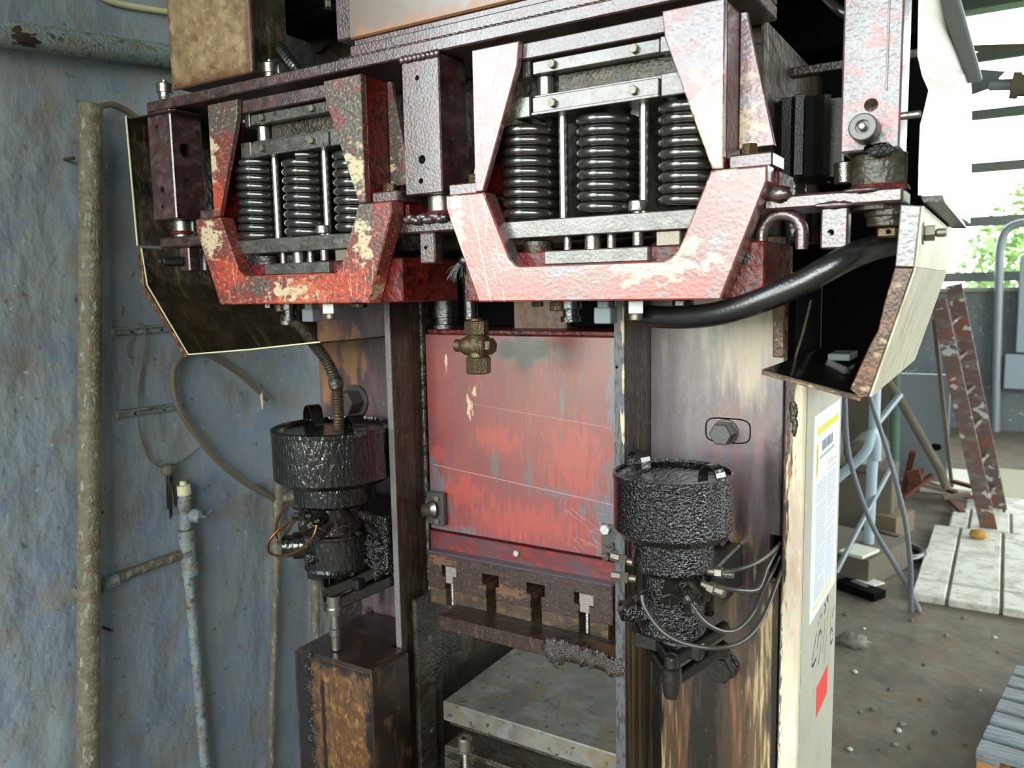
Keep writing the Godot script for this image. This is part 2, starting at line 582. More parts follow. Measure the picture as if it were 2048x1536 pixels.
	g = paint(512, 512, C("d6d4c6"), 0.75, [
		[115, 4, 4, 0.5, 0.8, C("b3ae9c"), 0.7, 0.8], [116, 10, 10, 0.6, 0.9, C("8d8876"), 0.6, 0.85], [117, 24, 24, 0.78, 0.88, C("6c685a"), 0.5, 0.85]])
	mats.tile = mat(Color.WHITE, 1.0, 0.0, g, 1.1, N_lump, 0.25)
	g = paint(512, 512, C("5a4740"), 0.6, [
		[118, 4, 10, 0.45, 0.7, C("6e675f"), 0.8, 0.6], [119, 3, 5, 0.6, 0.7, C("7e4634"), 0.8, 0.7], [120, 4, 6, 0.74, 0.78, C("b4b8b0"), 0.9, 0.7]])
	mats.ladder = mat(Color.WHITE, 1.0, 0.0, g, 0.8)
	mats.paleblue = mat(C("a9bcc4"), 0.5)
	mats.greymetal = mat(C("6f777a"), 0.6, 0.2, null, 0.6, N_lump, 0.15)
	mats.ebox = mat(C("8e9da4"), 0.45)
	mats.peel = mat(C("33281c"), 0.85, 0.0, null, 0.2, N_fine, 0.6)
	mats.rust = mat(C("6d3d28"), 0.8, 0.1, null, 0.2, N_fine, 0.6)
	mats.dust = mat(C("6a6253"), 0.9, 0.0, null, 0.4, N_lump, 0.5)
	mats.cardboard = mat(C("7d6f58"), 0.9)
	mats.paper = mat(C("d8d4c6"), 0.8)
	mats.yellowstone = mat(C("c09244"), 0.85, 0.0, null, 0.2, N_fine, 0.6)
	mats.cream_cable = mat(C("cdc7a0"), 0.6)
	mats.oldcable = mat(C("5f5947"), 0.7)
	mats.galv = mat(C("8d959a"), 0.5, 0.3)
	mats.leaf = mat(C("8aa86a"), 0.7)
	mats.leaf.backlight = Color(0.3, 0.45, 0.15)
	mats.bark = mat(C("4b3a28"), 0.9)
	mats.grass = mat(C("5d7040"), 0.95)

func _ready() -> void:
	rng.seed = 7
	# ---------------------------------------------------------------- camera, sky, exposure
	var cam := Camera3D.new()
	cam.name = "camera"
	cam.position = Vector3(0, 1.9, 0)
	cam.rotation_degrees = Vector3(-6.7342, 31.6493, -1.1028)
	var ca := CameraAttributesPhysical.new()
	ca.frustum_focal_length = 25.114
	ca.frustum_focus_distance = 1.85
	ca.exposure_aperture = 4.4
	ca.frustum_near = 0.05
	ca.frustum_far = 200.0
	cam.attributes = ca
	cam.fov = 51.077
	cam.near = 0.05
	cam.far = 200.0
	add_child(cam)
	cam.current = true
	var we := WorldEnvironment.new()
	we.name = "world_environment"
	var env := Environment.new()
	env.background_mode = Environment.BG_SKY
	var sky := Sky.new()
	var sm := ProceduralSkyMaterial.new()
	sm.sky_top_color = Color(0.90, 0.95, 0.97)
	sm.sky_horizon_color = Color(1.0, 1.0, 0.97)
	sm.ground_horizon_color = Color(0.55, 0.56, 0.52)
	sm.ground_bottom_color = Color(0.4, 0.4, 0.36)
	sky.sky_material = sm
	env.sky = sky
	env.background_energy_multiplier = 14.0
	env.tonemap_mode = Environment.TONE_MAPPER_LINEAR
	env.tonemap_exposure = 0.88
	env.sdfgi_enabled = true
	env.ssao_enabled = true
	env.ssil_enabled = true
	we.environment = env
	add_child(we)
	make_materials()
	build_room()
	build_wall_fittings()
	build_columns()
	build_ram_and_table()
	build_upper_body()
	build_frames()
	build_posts()
	build_guards()
	build_reservoirs()
	build_hoses_and_valve()
	build_background()

func wall_with_hole(st: SurfaceTool, axis: String, at: float, t: float, a0: float, a1: float, h: float, o0: float, o1: float, s0: float, s1: float) -> void:
	var put := func(p0: float, p1: float, y0: float, y1: float) -> void:
		if axis == "x": bb(st, minf(at, at + t), maxf(at, at + t), y0, y1, p0, p1, 0.0005)
		else: bb(st, p0, p1, y0, y1, minf(at, at + t), maxf(at, at + t), 0.0005)
	put.call(a0, o0, -0.1, h)
	put.call(o1, a1, -0.1, h)
	put.call(o0, o1, -0.1, s0)
	put.call(o0, o1, s1, h)

func build_room() -> void:
	var st := S()
	bb(st, -2.6, 6.3, -0.2, 0.0, -12.2, 4.4, 0.0005)
	struct("floor", st, mats.floor, "dusty worn concrete workshop floor with scattered debris")
	st = S()
	bb(st, -2.6, 6.3, 5.6, 5.8, -12.2, 4.4, 0.0005)
	struct("ceiling", st, mats.concrete, "plain grey concrete ceiling high above the press")
	st = S()
	wall_with_hole(st, "x", -2.25, -0.3, -12.2, 4.4, 5.6, 0.2, 3.8, 0.85, 4.8)
	struct("wall_left", st, mats.wall, "blue-grey painted plaster wall with rough trowelled patches and stains")
	st = S()
	wall_with_hole(st, "x", 6.0, 0.3, -12.2, 4.4, 5.6, -10.5, -2.0, 1.7, 4.8)
	struct("wall_right", st, mats.backwall, "grey workshop wall with a long row of windows")
	st = S()
	wall_with_hole(st, "z", 4.1, 0.3, -2.25, 6.0, 5.6, -2.1, 3.2, 0.95, 4.7)
	struct("wall_front", st, mats.backwall, "grey workshop wall with a wide window facing the press")
	st = S()
	wall_with_hole(st, "z", -11.8, -0.3, -2.25, 6.0, 5.6, -2.0, 5.6, 1.7548, 5.2)
	struct("wall_back", st, mats.backwall, "dull grey-blue painted wall below the bright window")
	# window frames
	var wx := [-2.0, 5.6]
	var sill := 1.7548
	st = S()
	bb(st, wx[0], wx[1], sill, sill + 0.05, -11.8 - 0.28, -11.8 + 0.06)
	struct("trim_1", st, mats.concrete, "pale concrete sill under the back window")
	var w := thing("window_1", "bright back window with thin grey transom bars", "window", Vector3(1.8, sill, -11.8 - 0.15))
	tag(w, "", "", "", "structure")
	for y: float in [4.6562, 3.9561, 3.307, 2.6391, 1.9415]:
		st = S()
		bb(st, wx[0], wx[1], y - 0.06, y + 0.06, -11.8 - 0.2, -11.8 - 0.12)
		obj("transom", st, mats.frame, w)
	for x: float in [-1.95, -0.9, 1.0, 2.6, 4.2, 5.55]:
		st = S()
		bb(st, x - 0.04, x + 0.04, sill, 5.2, -11.8 - 0.21, -11.8 - 0.11)
		obj("mullion", st, mats.frame, w)
	w = thing("window_2", "tall window in the blue wall beside the viewer", "window", Vector3(-2.4, 0.95, 2.2))
	tag(w, "", "", "", "structure")
	for z: float in [1.65, 2.7]:
		st = S()
		bb(st, -2.44, -2.38, 0.85, 4.8, z - 0.025, z + 0.025)
		obj("mullion", st, mats.frame, w)
	for y: float in [2.2, 3.45]:
		st = S()
		bb(st, -2.44, -2.38, y - 0.025, y + 0.025, 0.2, 3.8)
		obj("transom", st, mats.frame, w)
	# ground and greenery outside
	st = S()
	bb(st, -60, 60, -0.6, -0.25, -80, 60, 0.0005)
	struct("ground_outside", st, mats.grass, "overgrown ground outside the workshop")
	var proto: Node3D = null
	var spots := [Vector3(-7.0, -0.25, -16.4), Vector3(-2.9, -0.25, -17.0), Vector3(1.0, -0.25, -16.4), Vector3(5.0, -0.25, -17.0), Vector3(9.2, -0.25, -16.5)]
	var names := ["bright green shrub outside the back window, farthest left", "bright green shrub outside the back window behind the white guard", "bright green shrub outside the back window beside the bent conduit", "green shrub outside the back window, right of the electrical boxes", "green shrub outside the back window, farthest right"]
	for i in spots.size():
		if proto == null:
			proto = thing("shrub", names[0], "shrub", spots[0], "shrubs outside the window")
			var p0: Vector3 = spots[0]
			st = S()
			for k in 5:
				var a := TAU * k / 5.0
				tube(st, [p0, p0 + Vector3(cos(a) * 0.25, 0.9, sin(a) * 0.25), p0 + Vector3(cos(a) * 0.7, 1.9, sin(a) * 0.7)], 0.04, 6, 0.015)
			obj("stem", st, mats.bark, proto)
			st = S()
			for k in 5200:
				var d := Vector3(rng.randfn(), rng.randfn(), rng.randfn()).normalized() * pow(rng.randf(), 0.4)
				var c := p0 + Vector3(0, 1.45, 0) + d * Vector3(1.25, 1.25, 1.0)
				var u := Vector3(rng.randfn(), rng.randfn() * 0.5, rng.randfn()).normalized() * 0.06
				var v := u.cross(Vector3(rng.randfn(), rng.randfn(), rng.randfn())).normalized() * 0.035
				tri(st, c - u, c + v, c + u, c - u.cross(v))
				tri(st, c - u, c - v, c + u, c - u.cross(v))
			var fo := obj("foliage", st, mats.leaf, proto)
			tag(fo, "", "", "", "stuff")
		else:
			var o := dup(proto, spots[i], names[i], "shrubs outside the window")
			o.rotation.y = i * 1.3
			o.scale = Vector3.ONE * (1.35 + 0.08 * i)

func build_wall_fittings() -> void:
	var wx := -2.25 + 0.03
	# big pipe high on the wall
	var t := thing("wall_pipe", "thick old pipe running level along the top of the blue wall", "pipe", Vector3(-2.2, 2.5907, -1.3604))
	var st := S()
	tube(st, [Vector3(-2.2, 2.552, -0.2), Vector3(-2.2, 2.567, -1.1375), Vector3(-2.2, 2.6201, -1.6197), Vector3(-2.2, 2.68, -2.6)], 0.034, 18)
	obj("pipe", st, mats.bluepipe, t)
	st = S()
	blob(st, Vector3(-2.182, 2.5662, -1.1768), Vector3(0.02, 0.022, 0.05), 0.5, 3)
	obj("rust_patch", st, mats.peel, t)
	st = S()
	tube(st, smooth_path([Vector3(-2.238, 2.7716, -1.3696), Vector3(-2.238, 2.7448, -1.4622), Vector3(-2.238, 2.7493, -1.5483), Vector3(-2.238, 2.7661, -1.6633), Vector3(-2.238, 2.7875, -1.777)]), 0.009, 8)
	tag(obj("wall_cable", st, mats.cream_cable), "pale cream cable along the top edge of the blue wall", "cable")
	# upright pipe
	t = thing("standpipe", "tall upright grey-brown pipe with flaking paint on the blue wall", "pipe", Vector3(-2.2, 0.5504, -1.2014))
	st = S()
	cyl(st, Vector3(-2.2, 0.3094, -1.1782), Vector3(-2.2, 2.4313, -1.3642), 0.031, 22)
	obj("pipe", st, mats.pipe, t)
	for y: int in [380, 700, 835, 1205, 1500]:
		st = S()
		cyl(st, Vector3(-2.2, 2.1972, -1.3389) * Vector3(1, 0, 1) + Vector3(-0.05, 2.28 - (y - 380) * 0.00121, 0.034), Vector3(-2.2, 2.1972, -1.3389) * Vector3(1, 0, 1) + Vector3(0.0, 2.28 - (y - 380) * 0.00121, 0.036), 0.005, 8)
		obj("clip", st, mats.peel, t)
	st = S()
	tube(st, smooth_path([Vector3(-2.215, 2.4314, -1.3923), Vector3(-2.22, 2.4483, -1.4371), Vector3(-2.225, 2.4416, -1.4831), Vector3(-2.225, 2.4252, -1.5216), Vector3(-2.225, 2.3988, -1.5943)]), 0.009, 8)
	tag(obj("bent_cable", st, mats.oldcable), "short bent cable arching from the top of the upright pipe", "cable")
	# two angle brackets
	var k := 0
	for q: Array in [[Vector3(-2.25, 1.7969, -1.4024), Vector3(-2.25, 1.7992, -1.6214), "upper painted steel bracket strip screwed to the blue wall"], [Vector3(-2.25, 1.5519, -1.3949), Vector3(-2.25, 1.5486, -1.6092), "lower painted steel bracket strip screwed to the blue wall"]]:
		var a: Vector3 = q[0]
		var b: Vector3 = q[1]
		t = thing("bracket", q[2], "bracket", a, "bracket strips on the blue wall")
		st = S()
		plank(st, a + Vector3(0.006, 0, 0), b + Vector3(0.006, 0, 0), 0.014, 0.022)
		plank(st, a + Vector3(0.014, 0.009, 0), b + Vector3(0.014, 0.009, 0), 0.024, 0.005)
		obj("angle_bar", st, mats.bluepipe, t)
		st = S()
		for f: float in [0.26, 0.72]:
			var c := a.lerp(b, f)
			cyl(st, c + Vector3(0.012, -0.004, 0), c + Vector3(0.0165, -0.004, 0), 0.003, 8, 0.0005)
		obj("screw", st, mats.black, t)
		k += 1
	st = S()
	tube(st, smooth_path([Vector3(-2.225, 1.8172, -1.476), Vector3(-2.222, 1.8104, -1.4932), Vector3(-2.232, 1.7524, -1.497), Vector3(-2.236, 1.6326, -1.4701), Vector3(-2.222, 1.544, -1.452), Vector3(-2.236, 1.4637, -1.4666), Vector3(-2.236, 1.3972, -1.4883), Vector3(-2.232, 1.3658, -1.5211)]), 0.0028, 6)
	tag(obj("hanging_wire", st, mats.oldcable), "thin brown wire hanging over both bracket strips", "wire")
	st = S()
	tube(st, smooth_path([Vector3(-2.236, 1.7876, -1.4661), Vector3(-2.236, 1.7558, -1.4457), Vector3(-2.236, 1.7291, -1.4419), Vector3(-2.236, 1.7133, -1.452)]), 0.0022, 6)
	tag(obj("wire_scrap", st, mats.oldcable), "short curled wire scrap under the upper bracket strip", "wire")
	t = thing("frayed_cable_end", "dark frayed bundle of cable strands hanging on the blue wall", "cable", Vector3(-2.22, 1.3567, -1.5402))
	st = S()
	blob(st, Vector3(-2.222, 1.3566, -1.5398), Vector3(0.018, 0.02, 0.022), 0.4, 4)
	obj("tape_wrap", st, mats.oldcable, t)
	for i in 9:
		st = S()
		var o := Vector3(rng.randf_range(-0.006, 0.01), 0, rng.randf_range(-0.016, 0.016))
		tube(st, smooth_path([Vector3(-2.222, 1.3566, -1.5398) + o * 0.6, Vector3(-2.222, 1.2919, -1.5419) + o, Vector3(-2.226, 1.21, -1.5437) + o * 1.1 + Vector3(0, rng.randf_range(-0.02, 0.03), 0)]), 0.0045, 6, 0.002)
		obj("strand", st, mats.rubber, t)
	st = S()
	tube(st, smooth_path([Vector3(-2.236, 1.3644, -1.5738), Vector3(-2.238, 1.3793, -1.6225), Vector3(-2.24, 1.4019, -1.6694)]), 0.0022, 6)
	tag(obj("wire_scrap", st, mats.oldcable), "thin wire curving right from the frayed cable bundle", "wire")
	# thick looped cable
	t = thing("looped_cable", "thick brown cable looping down the blue wall with a split end", "cable", Vector3(-2.22, 1.6522, -1.5846))
	st = S()
	tube(st, smooth_path([Vector3(-2.225, 1.5269, -1.9553), Vector3(-2.225, 1.6296, -1.8397), Vector3(-2.222, 1.6929, -1.7398), Vector3(-2.222, 1.7194, -1.6741), Vector3(-2.222, 1.7063, -1.6156), Vector3(-2.222, 1.6605, -1.5796), Vector3(-2.222, 1.5729, -1.5835), Vector3(-2.222, 1.4866, -1.6244), Vector3(-2.222, 1.3631, -1.7151), Vector3(-2.222, 1.2529, -1.8312), Vector3(-2.222, 1.1651, -1.955)]), 0.0105, 10)
	obj("cable", st, mats.oldcable, t)
	st = S()
	tube(st, smooth_path([Vector3(-2.22, 1.5599, -1.9216), Vector3(-2.222, 1.5291, -1.9257), Vector3(-2.225, 1.4965, -1.9283)]), 0.006, 8, 0.002)
	tube(st, smooth_path([Vector3(-2.22, 1.5319, -1.9467), Vector3(-2.22, 1.5192, -1.9617)]), 0.004, 8, 0.002)
	obj("core", st, mats.cream_cable, t)
	# small water pipe with valve
	t = thing("valve_pipe", "slim grey pipe with a stop valve on the blue wall", "pipe", Vector3(-2.215, 0.3291, -1.5962))
	st = S()
	cyl(st, Vector3(-2.215, 1.0668, -1.5795), Vector3(-2.215, 0.1409, -1.598), 0.0165, 16)
	obj("pipe", st, mats.bluepipe, t)
	st = S()
	cyl(st, Vector3(-2.215, 1.0151, -1.5849), Vector3(-2.215, 1.1489, -1.5821), 0.023, 18)
	cyl(st, Vector3(-2.215, 1.0008, -1.5875), Vector3(-2.215, 1.0412, -1.5869), 0.0265, 18)
	cyl(st, Vector3(-2.215, 1.1058, -1.5825), Vector3(-2.215, 1.1527, -1.5805), 0.0255, 18)
	obj("tee_coupling", st, mats.bluepipe, t)
	st = S()
	thread(st, Vector3(-2.215, 1.1285, -1.5843), Vector3(-2.215, 1.1688, -1.5818), 0.018)
	obj("thread", st, mats.rust, t)
	st = S()
	lathe(st, Vector3(-2.215, 1.1554, -1.5826), Vector3(-2.215, 1.2917, -1.5821) - Vector3(-2.215, 1.1554, -1.5826), [Vector2(0, 0), Vector2(0.019, 0), Vector2(0.02, 0.02), Vector2(0.016, 0.05), Vector2(0.021, 0.08), Vector2(0.022, 0.1), Vector2(0.012, 0.118), Vector2(0, 0.12)], 18)
	lathe(st, Vector3(-2.215, 1.1988, -1.5934), Vector3(0.8, -0.15, -0.6), [Vector2(0, 0), Vector2(0.018, 0), Vector2(0.023, 0.02), Vector2(0.02, 0.036), Vector2(0.006, 0.044), Vector2(0, 0.06)], 16)
	obj("valve_body", st, mats.bluepipe, t)
	st = S()
	cyl(st, Vector3(-2.215, 1.2669, -1.5838), Vector3(-2.215, 1.2998, -1.5827), 0.0225, 16)
	cyl(st, Vector3(-2.215, 1.2966, -1.5824), Vector3(-2.215, 1.3126, -1.5837), 0.0105, 10)
	obj("cap", st, mats.cream_cable, t)
	st = S()
	plank(st, Vector3(-2.19, 1.175, -1.6027), Vector3(-2.19, 1.2005, -1.6659), 0.006, 0.003)
	obj("lever", st, mats.galv, t)
	t = thing("cross_pipe", "rusty brown pipe sloping between the upright pipe and valve pipe", "pipe", Vector3(-2.23, 1.0719, -1.4077))
	st = S()
	cyl(st, Vector3(-2.232, 1.0619, -1.219), Vector3(-2.222, 1.0761, -1.5892), 0.0155, 16)
	obj("pipe", st, mats.pipe, t)
	st = S()
	cyl(st, Vector3(-2.228, 1.0607, -1.291), Vector3(-2.228, 1.062, -1.3472), 0.021, 16)
	obj("coupling", st, mats.bluepipe, t)
	t = thing("thin_wall_pipe", "thin olive upright pipe behind the black left oil pump", "pipe", Vector3(-2.22, 0.4306, -1.8902))
	st = S()
	cyl(st, Vector3(-2.22, 0.9759, -1.9541), Vector3(-2.22, -0.0135, -1.8474), 0.0125, 14)
	obj("pipe", st, mats.pipe, t)
	st = S()
	cyl(st, Vector3(-2.22, 0.9575, -1.9528), Vector3(-2.22, 1.2393, -1.9794), 0.0195, 16)
	cyl(st, Vector3(-2.22, 1.1578, -1.9714), Vector3(-2.2, 1.164, -2.0349), 0.018, 14)
	obj("fitting", st, mats.pipe, t)
	st = S()
	cyl(st, Vector3(-2.22, -0.1508, -2.0719), Vector3(-2.22, 0.9207, -2.1421), 0.018, 12)
	tag(obj("corner_pipe", st, mats.pipe), "dull upright pipe on the wall just left of the press column", "pipe")

func build_columns() -> void:
	# left column
	var pl := paint(512, 1024, C("453638"), 0.36, [
		[201, 3, 5, 0.4, 0.75, C("5d5560"), 0.7, 0.3], [202, 6, 10, 0.5, 0.75, C("7a4a3e"), 0.55, 0.4],
		[203, 8, 14, 0.5, 0.75, C("96683a"), 0.85, 0.5, [[0.1, 0.1, 0.12, 0.12], [0.35, 0.12, 0.15, 0.04], [0.9, 0.3, 0.12, 0.2], [0.5, 0.78, 0.3, 0.08]]],
		[204, 7, 14, 0.48, 0.7, C("17120e"), 0.95, 0.25, [[0.6, 0.35, 0.7, 0.04], [0.5, 0.95, 0.7, 0.3], [0.2, 0.6, 0.3, 0.2]]],
		[205, 40, 60, 0.7, 0.82, C("9a8a80"), 0.4, 0.4]])
	var mp := pmat(pl, -1.77, -1.36, 0.0, 1.95, N_fine, 0.04, 0.0, 0.8)
	var t := thing("press_column", "dark oil-stained left column of the press", "column", Vector3(-1.56, 0, -1.9))
	var st := S()
	bb(st, -1.765, -1.362, 0.0, 2.0, -1.79, -1.75, 0.004)
	obj("front_plate", st, mp, t)
	st = S()
	bb(st, -1.75, -1.40, 0.0, 2.0, -2.5, -1.79, 0.004)
	obj("body", st, mats.oldsteel, t)
	st = S()
	prism(st, PackedVector2Array([Vector2(-1.3695, 0), Vector2(-1.352, 0), Vector2(-1.352, 2.0), Vector2(-1.3695, 2.0)]), -1.728, -1.6, 0.003)
	var ck := paint(256, 1024, C("33271c"), 0.32, [
		[211, 3, 4, 0.42, 0.7, C("1c1611"), 0.9, 0.25], [212, 6, 4, 0.62, 0.85, C("6a481f"), 0.6, 0.35], [213, 8, 20, 0.62, 0.8, C("5c5753"), 0.6, 0.35]])
	var ce := obj("cheek_plate", st, pmat(ck, 1.6, 1.73, 0.0, 2.0, N_fine, 0.3, 0.2, 0.7), t)
	tag(ce, "dark cheek plate with a worn bright front edge")
	st = S()
	bb(st, -1.3697, -1.3518, 0.3, 2.0, -1.6 - 0.0035, -1.6 + 0.0012, 0.001)
	obj("edge_strip", st, mats.cheek_edge, t)
	st = S()
	bolt(st, Vector3(-1.6178, 1.5825, -1.75), Vector3(0, 0, 1), 0.037, 0.058, 0.049, 0.5)
	obj("bolt", st, mats.bolt, t)
	st = S()
	bb(st, -1.40, -1.352, 0.0, 1.9, -1.78, -1.73, 0.002)
	for i in 14:
		var y := 1.05 + i * 0.062
		blob(st, Vector3(-1.35, y, -1.728), Vector3(0.008, 0.036, 0.008), 0.3, i, 6)
	obj("weld_bead", st, mats.oldsteel, t)
	st = S()
	bb(st, -1.345, -1.331, 0.0, 1.0663, -1.718, -1.64, 0.0025)
	var gs := obj("guide_strip", st, mats.oldsteel, t)
	st = S()
	for y: int in [1305, 1508]:
		cyl(st, Vector3(-1.331, 0.8966, -1.6954) * Vector3(1, 0, 1) + Vector3(-0.001, 0.94 - (y - 1305) * 0.00135, 0), Vector3(-1.331, 0.8966, -1.6954) * Vector3(1, 0, 1) + Vector3(0.002, 0.94 - (y - 1305) * 0.00135, 0), 0.008, 14, 0.001)
	obj("screw", st, mats.nut, gs)

	# right column
	var pr := paint(512, 1024, C("5c4e52"), 0.34, [
		[221, 3, 4, 0.4, 0.75, C("68646d"), 0.7, 0.28], [222, 9, 5, 0.5, 0.8, C("80665e"), 0.5, 0.36],
		[223, 7, 5, 0.42, 0.8, C("bda88c"), 0.85, 0.42, [[0.6, 0.05, 0.5, 0.12], [0.75, 0.14, 0.3, 0.1]], 0.6],
		[224, 9, 9, 0.5, 0.8, C("7a4a40"), 0.5, 0.4, [[0.6, 0.3, 0.2, 0.06], [0.88, 0.3, 0.12, 0.05]], 0.8],
		[220, 6, 6, 0.4, 0.75, C("2e2422"), 0.85, 0.26, [[0.5, 0.5, 0.6, 0.09], [0.95, 0.45, 0.1, 0.15]], 0.5],
		[219, 4, 4, 0.4, 0.7, C("2c1e15"), 0.97, 0.3, [[0.5, 0.82, 0.7, 0.26]], 0.4],
		[225, 7, 7, 0.46, 0.7, C("80602f"), 0.85, 0.45, [[0.6, 0.42, 0.08, 0.05], [0.66, 0.52, 0.14, 0.07]], 0.9],
		[226, 8, 6, 0.44, 0.75, C("1b130e"), 0.96, 0.25, [[0.3, 0.58, 0.35, 0.1], [0.85, 0.56, 0.16, 0.1]], 0.6],
		[227, 12, 6, 0.44, 0.7, C("b7a06c"), 0.95, 0.5, [[0.17, 0.92, 0.09, 0.24], [0.87, 0.85, 0.11, 0.26], [0.92, 0.62, 0.05, 0.06]], 0.9],
		[228, 20, 5, 0.5, 0.8, C("74491d"), 0.85, 0.4, [[0.26, 0.92, 0.08, 0.24], [0.72, 0.82, 0.08, 0.2]], 1.0],
		[218, 24, 6, 0.56, 0.9, C("33210f"), 0.8, 0.35, [[0.2, 0.85, 0.2, 0.3], [0.8, 0.85, 0.25, 0.3]], 1.2],
		[229, 14, 5, 0.44, 0.7, C("0b0807"), 0.97, 0.2, [[0.46, 0.9, 0.12, 0.28], [0.06, 0.8, 0.05, 0.25], [0.98, 0.8, 0.03, 0.4]], 0.8],
		[230, 60, 60, 0.8, 0.86, C("a89a8c"), 0.4, 0.4]])
	mp = wet(pmat(pr, -0.702, -0.398, 0.62, 1.98, N_fine, 0.03, 0.0, 0.75), 0.65, 0.25)
	t = thing("press_column", "stained right column of the press with beige side panel and notice", "column", Vector3(-0.5, 0, -1.95))
	st = S()
	var xl := -0.7005
	var xr := -0.3985
	var y0 := 1.2475
	var y1 := 1.3536
	var xn := -0.4197
	prism(st, PackedVector2Array([Vector2(xl, 0), Vector2(xr, 0), Vector2(xr, y0), Vector2(xn, y0), Vector2(xn, y1), Vector2(xr, y1), Vector2(xr, 2.0), Vector2(xl, 2.0)]), -1.75 - 0.03, -1.75, 0.002)
	obj("front_plate", st, mp, t)
	st = S()
	bb(st, -0.70, -0.402, 0.0, 1.9, -2.2, -1.86, 0.003)
	obj("body", st, mats.black, t)
	st = S()
	prism(st, PackedVector2Array([Vector2(-0.7235, 0), Vector2(-0.7, 0), Vector2(-0.7, 1.98), Vector2(-0.7235, 1.98)]), -1.79, -1.6, 0.0025)
	var ck2 := paint(256, 1024, C("2f2417"), 0.34, [
		[241, 6, 3, 0.45, 0.7, C("1a140f"), 0.9, 0.25], [242, 10, 2, 0.55, 0.75, C("7a5a28"), 0.8, 0.35], [243, 8, 3, 0.66, 0.8, C("8a7f66"), 0.6, 0.35]])
	obj("cheek_plate", st, pmat(ck2, 1.6, 1.79, 0.0, 2.0, N_fine, 0.3, 0.2, 0.7), t)
	st = S()
	bb(st, -0.7237, -0.6998, 0.0, 1.98, -1.6 - 0.003, -1.6 + 0.0012, 0.001)
	var es := paint(64, 1024, C("55565a"), 0.34, [[245, 2, 30, 0.55, 0.7, C("35312e"), 0.7, 0.3], [246, 3, 24, 0.64, 0.72, C("cfc096"), 0.9, 0.5, [[0.95, 0.28, 0.35, 0.03], [0.95, 0.12, 0.3, 0.03], [0.95, 0.2, 0.2, 0.03]]]])
	obj("edge_strip", st, pmat(es, -0.724, -0.7, 0.62, 1.98, N_fine, 0.2, 0.2), t)
	st = S()
	cyl(st, Vector3(-0.7174, 1.7275, -1.6) + Vector3(0, 0, -0.004), Vector3(-0.7174, 1.7275, -1.6) + Vector3(0, 0, 0.0016), 0.0035, 10, 0.0005)
	obj("hole", st, mats.black, t)
	# bolts of the right plate
	for q: Array in [[Vector3(-0.5215, 1.5761, -1.75), 0.0255, "bolt"], [Vector3(-0.5366, 1.3061, -1.75), 0.033, "bolt"], [Vector3(-0.5207, 1.035, -1.75), 0.033, "bolt"]]:
		st = S()
		bolt(st, q[0], Vector3(0, 0, 1), q[1], 0.045, q[1] * 1.12, 0.5)
		obj("bolt", st, mats.bolt if q[0].y > 1.4 else mats.oil, t)
	st = S()
	var c0 := Vector2(-0.5673, 1.6057)
	var c1 := Vector2(-0.468, 1.5513)
	var ring := []
	for i in 40:
		var a := TAU * i / 40.0
		var e := 4.0
		var v := Vector2(signf(cos(a)) * pow(absf(cos(a)), 2.0 / e), signf(sin(a)) * pow(absf(sin(a)), 2.0 / e))
		ring.append(Vector3((c0.x + c1.x) / 2 + v.x * (c1.x - c0.x) / 2, (c0.y + c1.y) / 2 + v.y * (c0.y - c1.y) / 2, -1.75))
	ring.append(ring[0])
	tube(st, ring, 0.0016, 6)
	obj("slot_seam", st, mats.black, t)
	st = S()
	for i in 5:
		blob(st, Vector3(-0.368, 1.6436, -1.7195) + Vector3(rng.randf_range(-0.004, 0.004), -0.012 * i, 0), Vector3(0.008 - i * 0.0008, 0.012, 0.003), 0.7, 60 + i, 9)
	obj("grease_lump", st, mats.oldsteel, t)
	# beige cover: narrow front flange and side panel
	var bf := paint(128, 1024, C("cfc6ac"), 0.5, [
		[251, 2, 8, 0.5, 0.8, C("b8ab88"), 0.5, 0.5], [252, 5, 30, 0.55, 0.75, C("c79a94"), 0.4, 0.5, [[0.7, 0.45, 0.3, 0.16]]],
		[253, 4, 12, 0.44, 0.6, C("8a6a42"), 0.95, 0.4, [[0.25, 0.06, 0.6, 0.1], [0.1, 0.2, 0.4, 0.16], [0.05, 0.4, 0.25, 0.16]]],
		[254, 4, 14, 0.46, 0.6, C("41302c"), 0.97, 0.3, [[0.3, 0.05, 0.7, 0.1], [0.1, 0.18, 0.35, 0.14], [0.02, 0.42, 0.22, 0.12]]],
		[255, 10, 40, 0.7, 0.74, C("5a564a"), 0.9, 0.6, [[0.0, 0.7, 0.2, 0.2], [0.9, 0.92, 0.3, 0.1]]]])
	st = S()
	bb(st, -0.3895, -0.3495, 0.0, 1.7116, -1.75, -1.72, 0.003)
	obj("cover_flange", st, pmat(bf, -0.39, -0.349, 0.62, 1.93, N_fine, 0.25), t)
	st = S()
	bb(st, -0.38, -0.3485, 0.0, 1.7116, -2.165, -1.7495, 0.003)
	var sp := paint(512, 512, C("b3b2a2"), 0.5, [[257, 3, 3, 0.5, 0.8, C("a3a292"), 0.6, 0.5], [258, 3, 16, 0.66, 0.8, C("c4b68a"), 0.5, 0.5]])
	var ink := C("2a2c30")
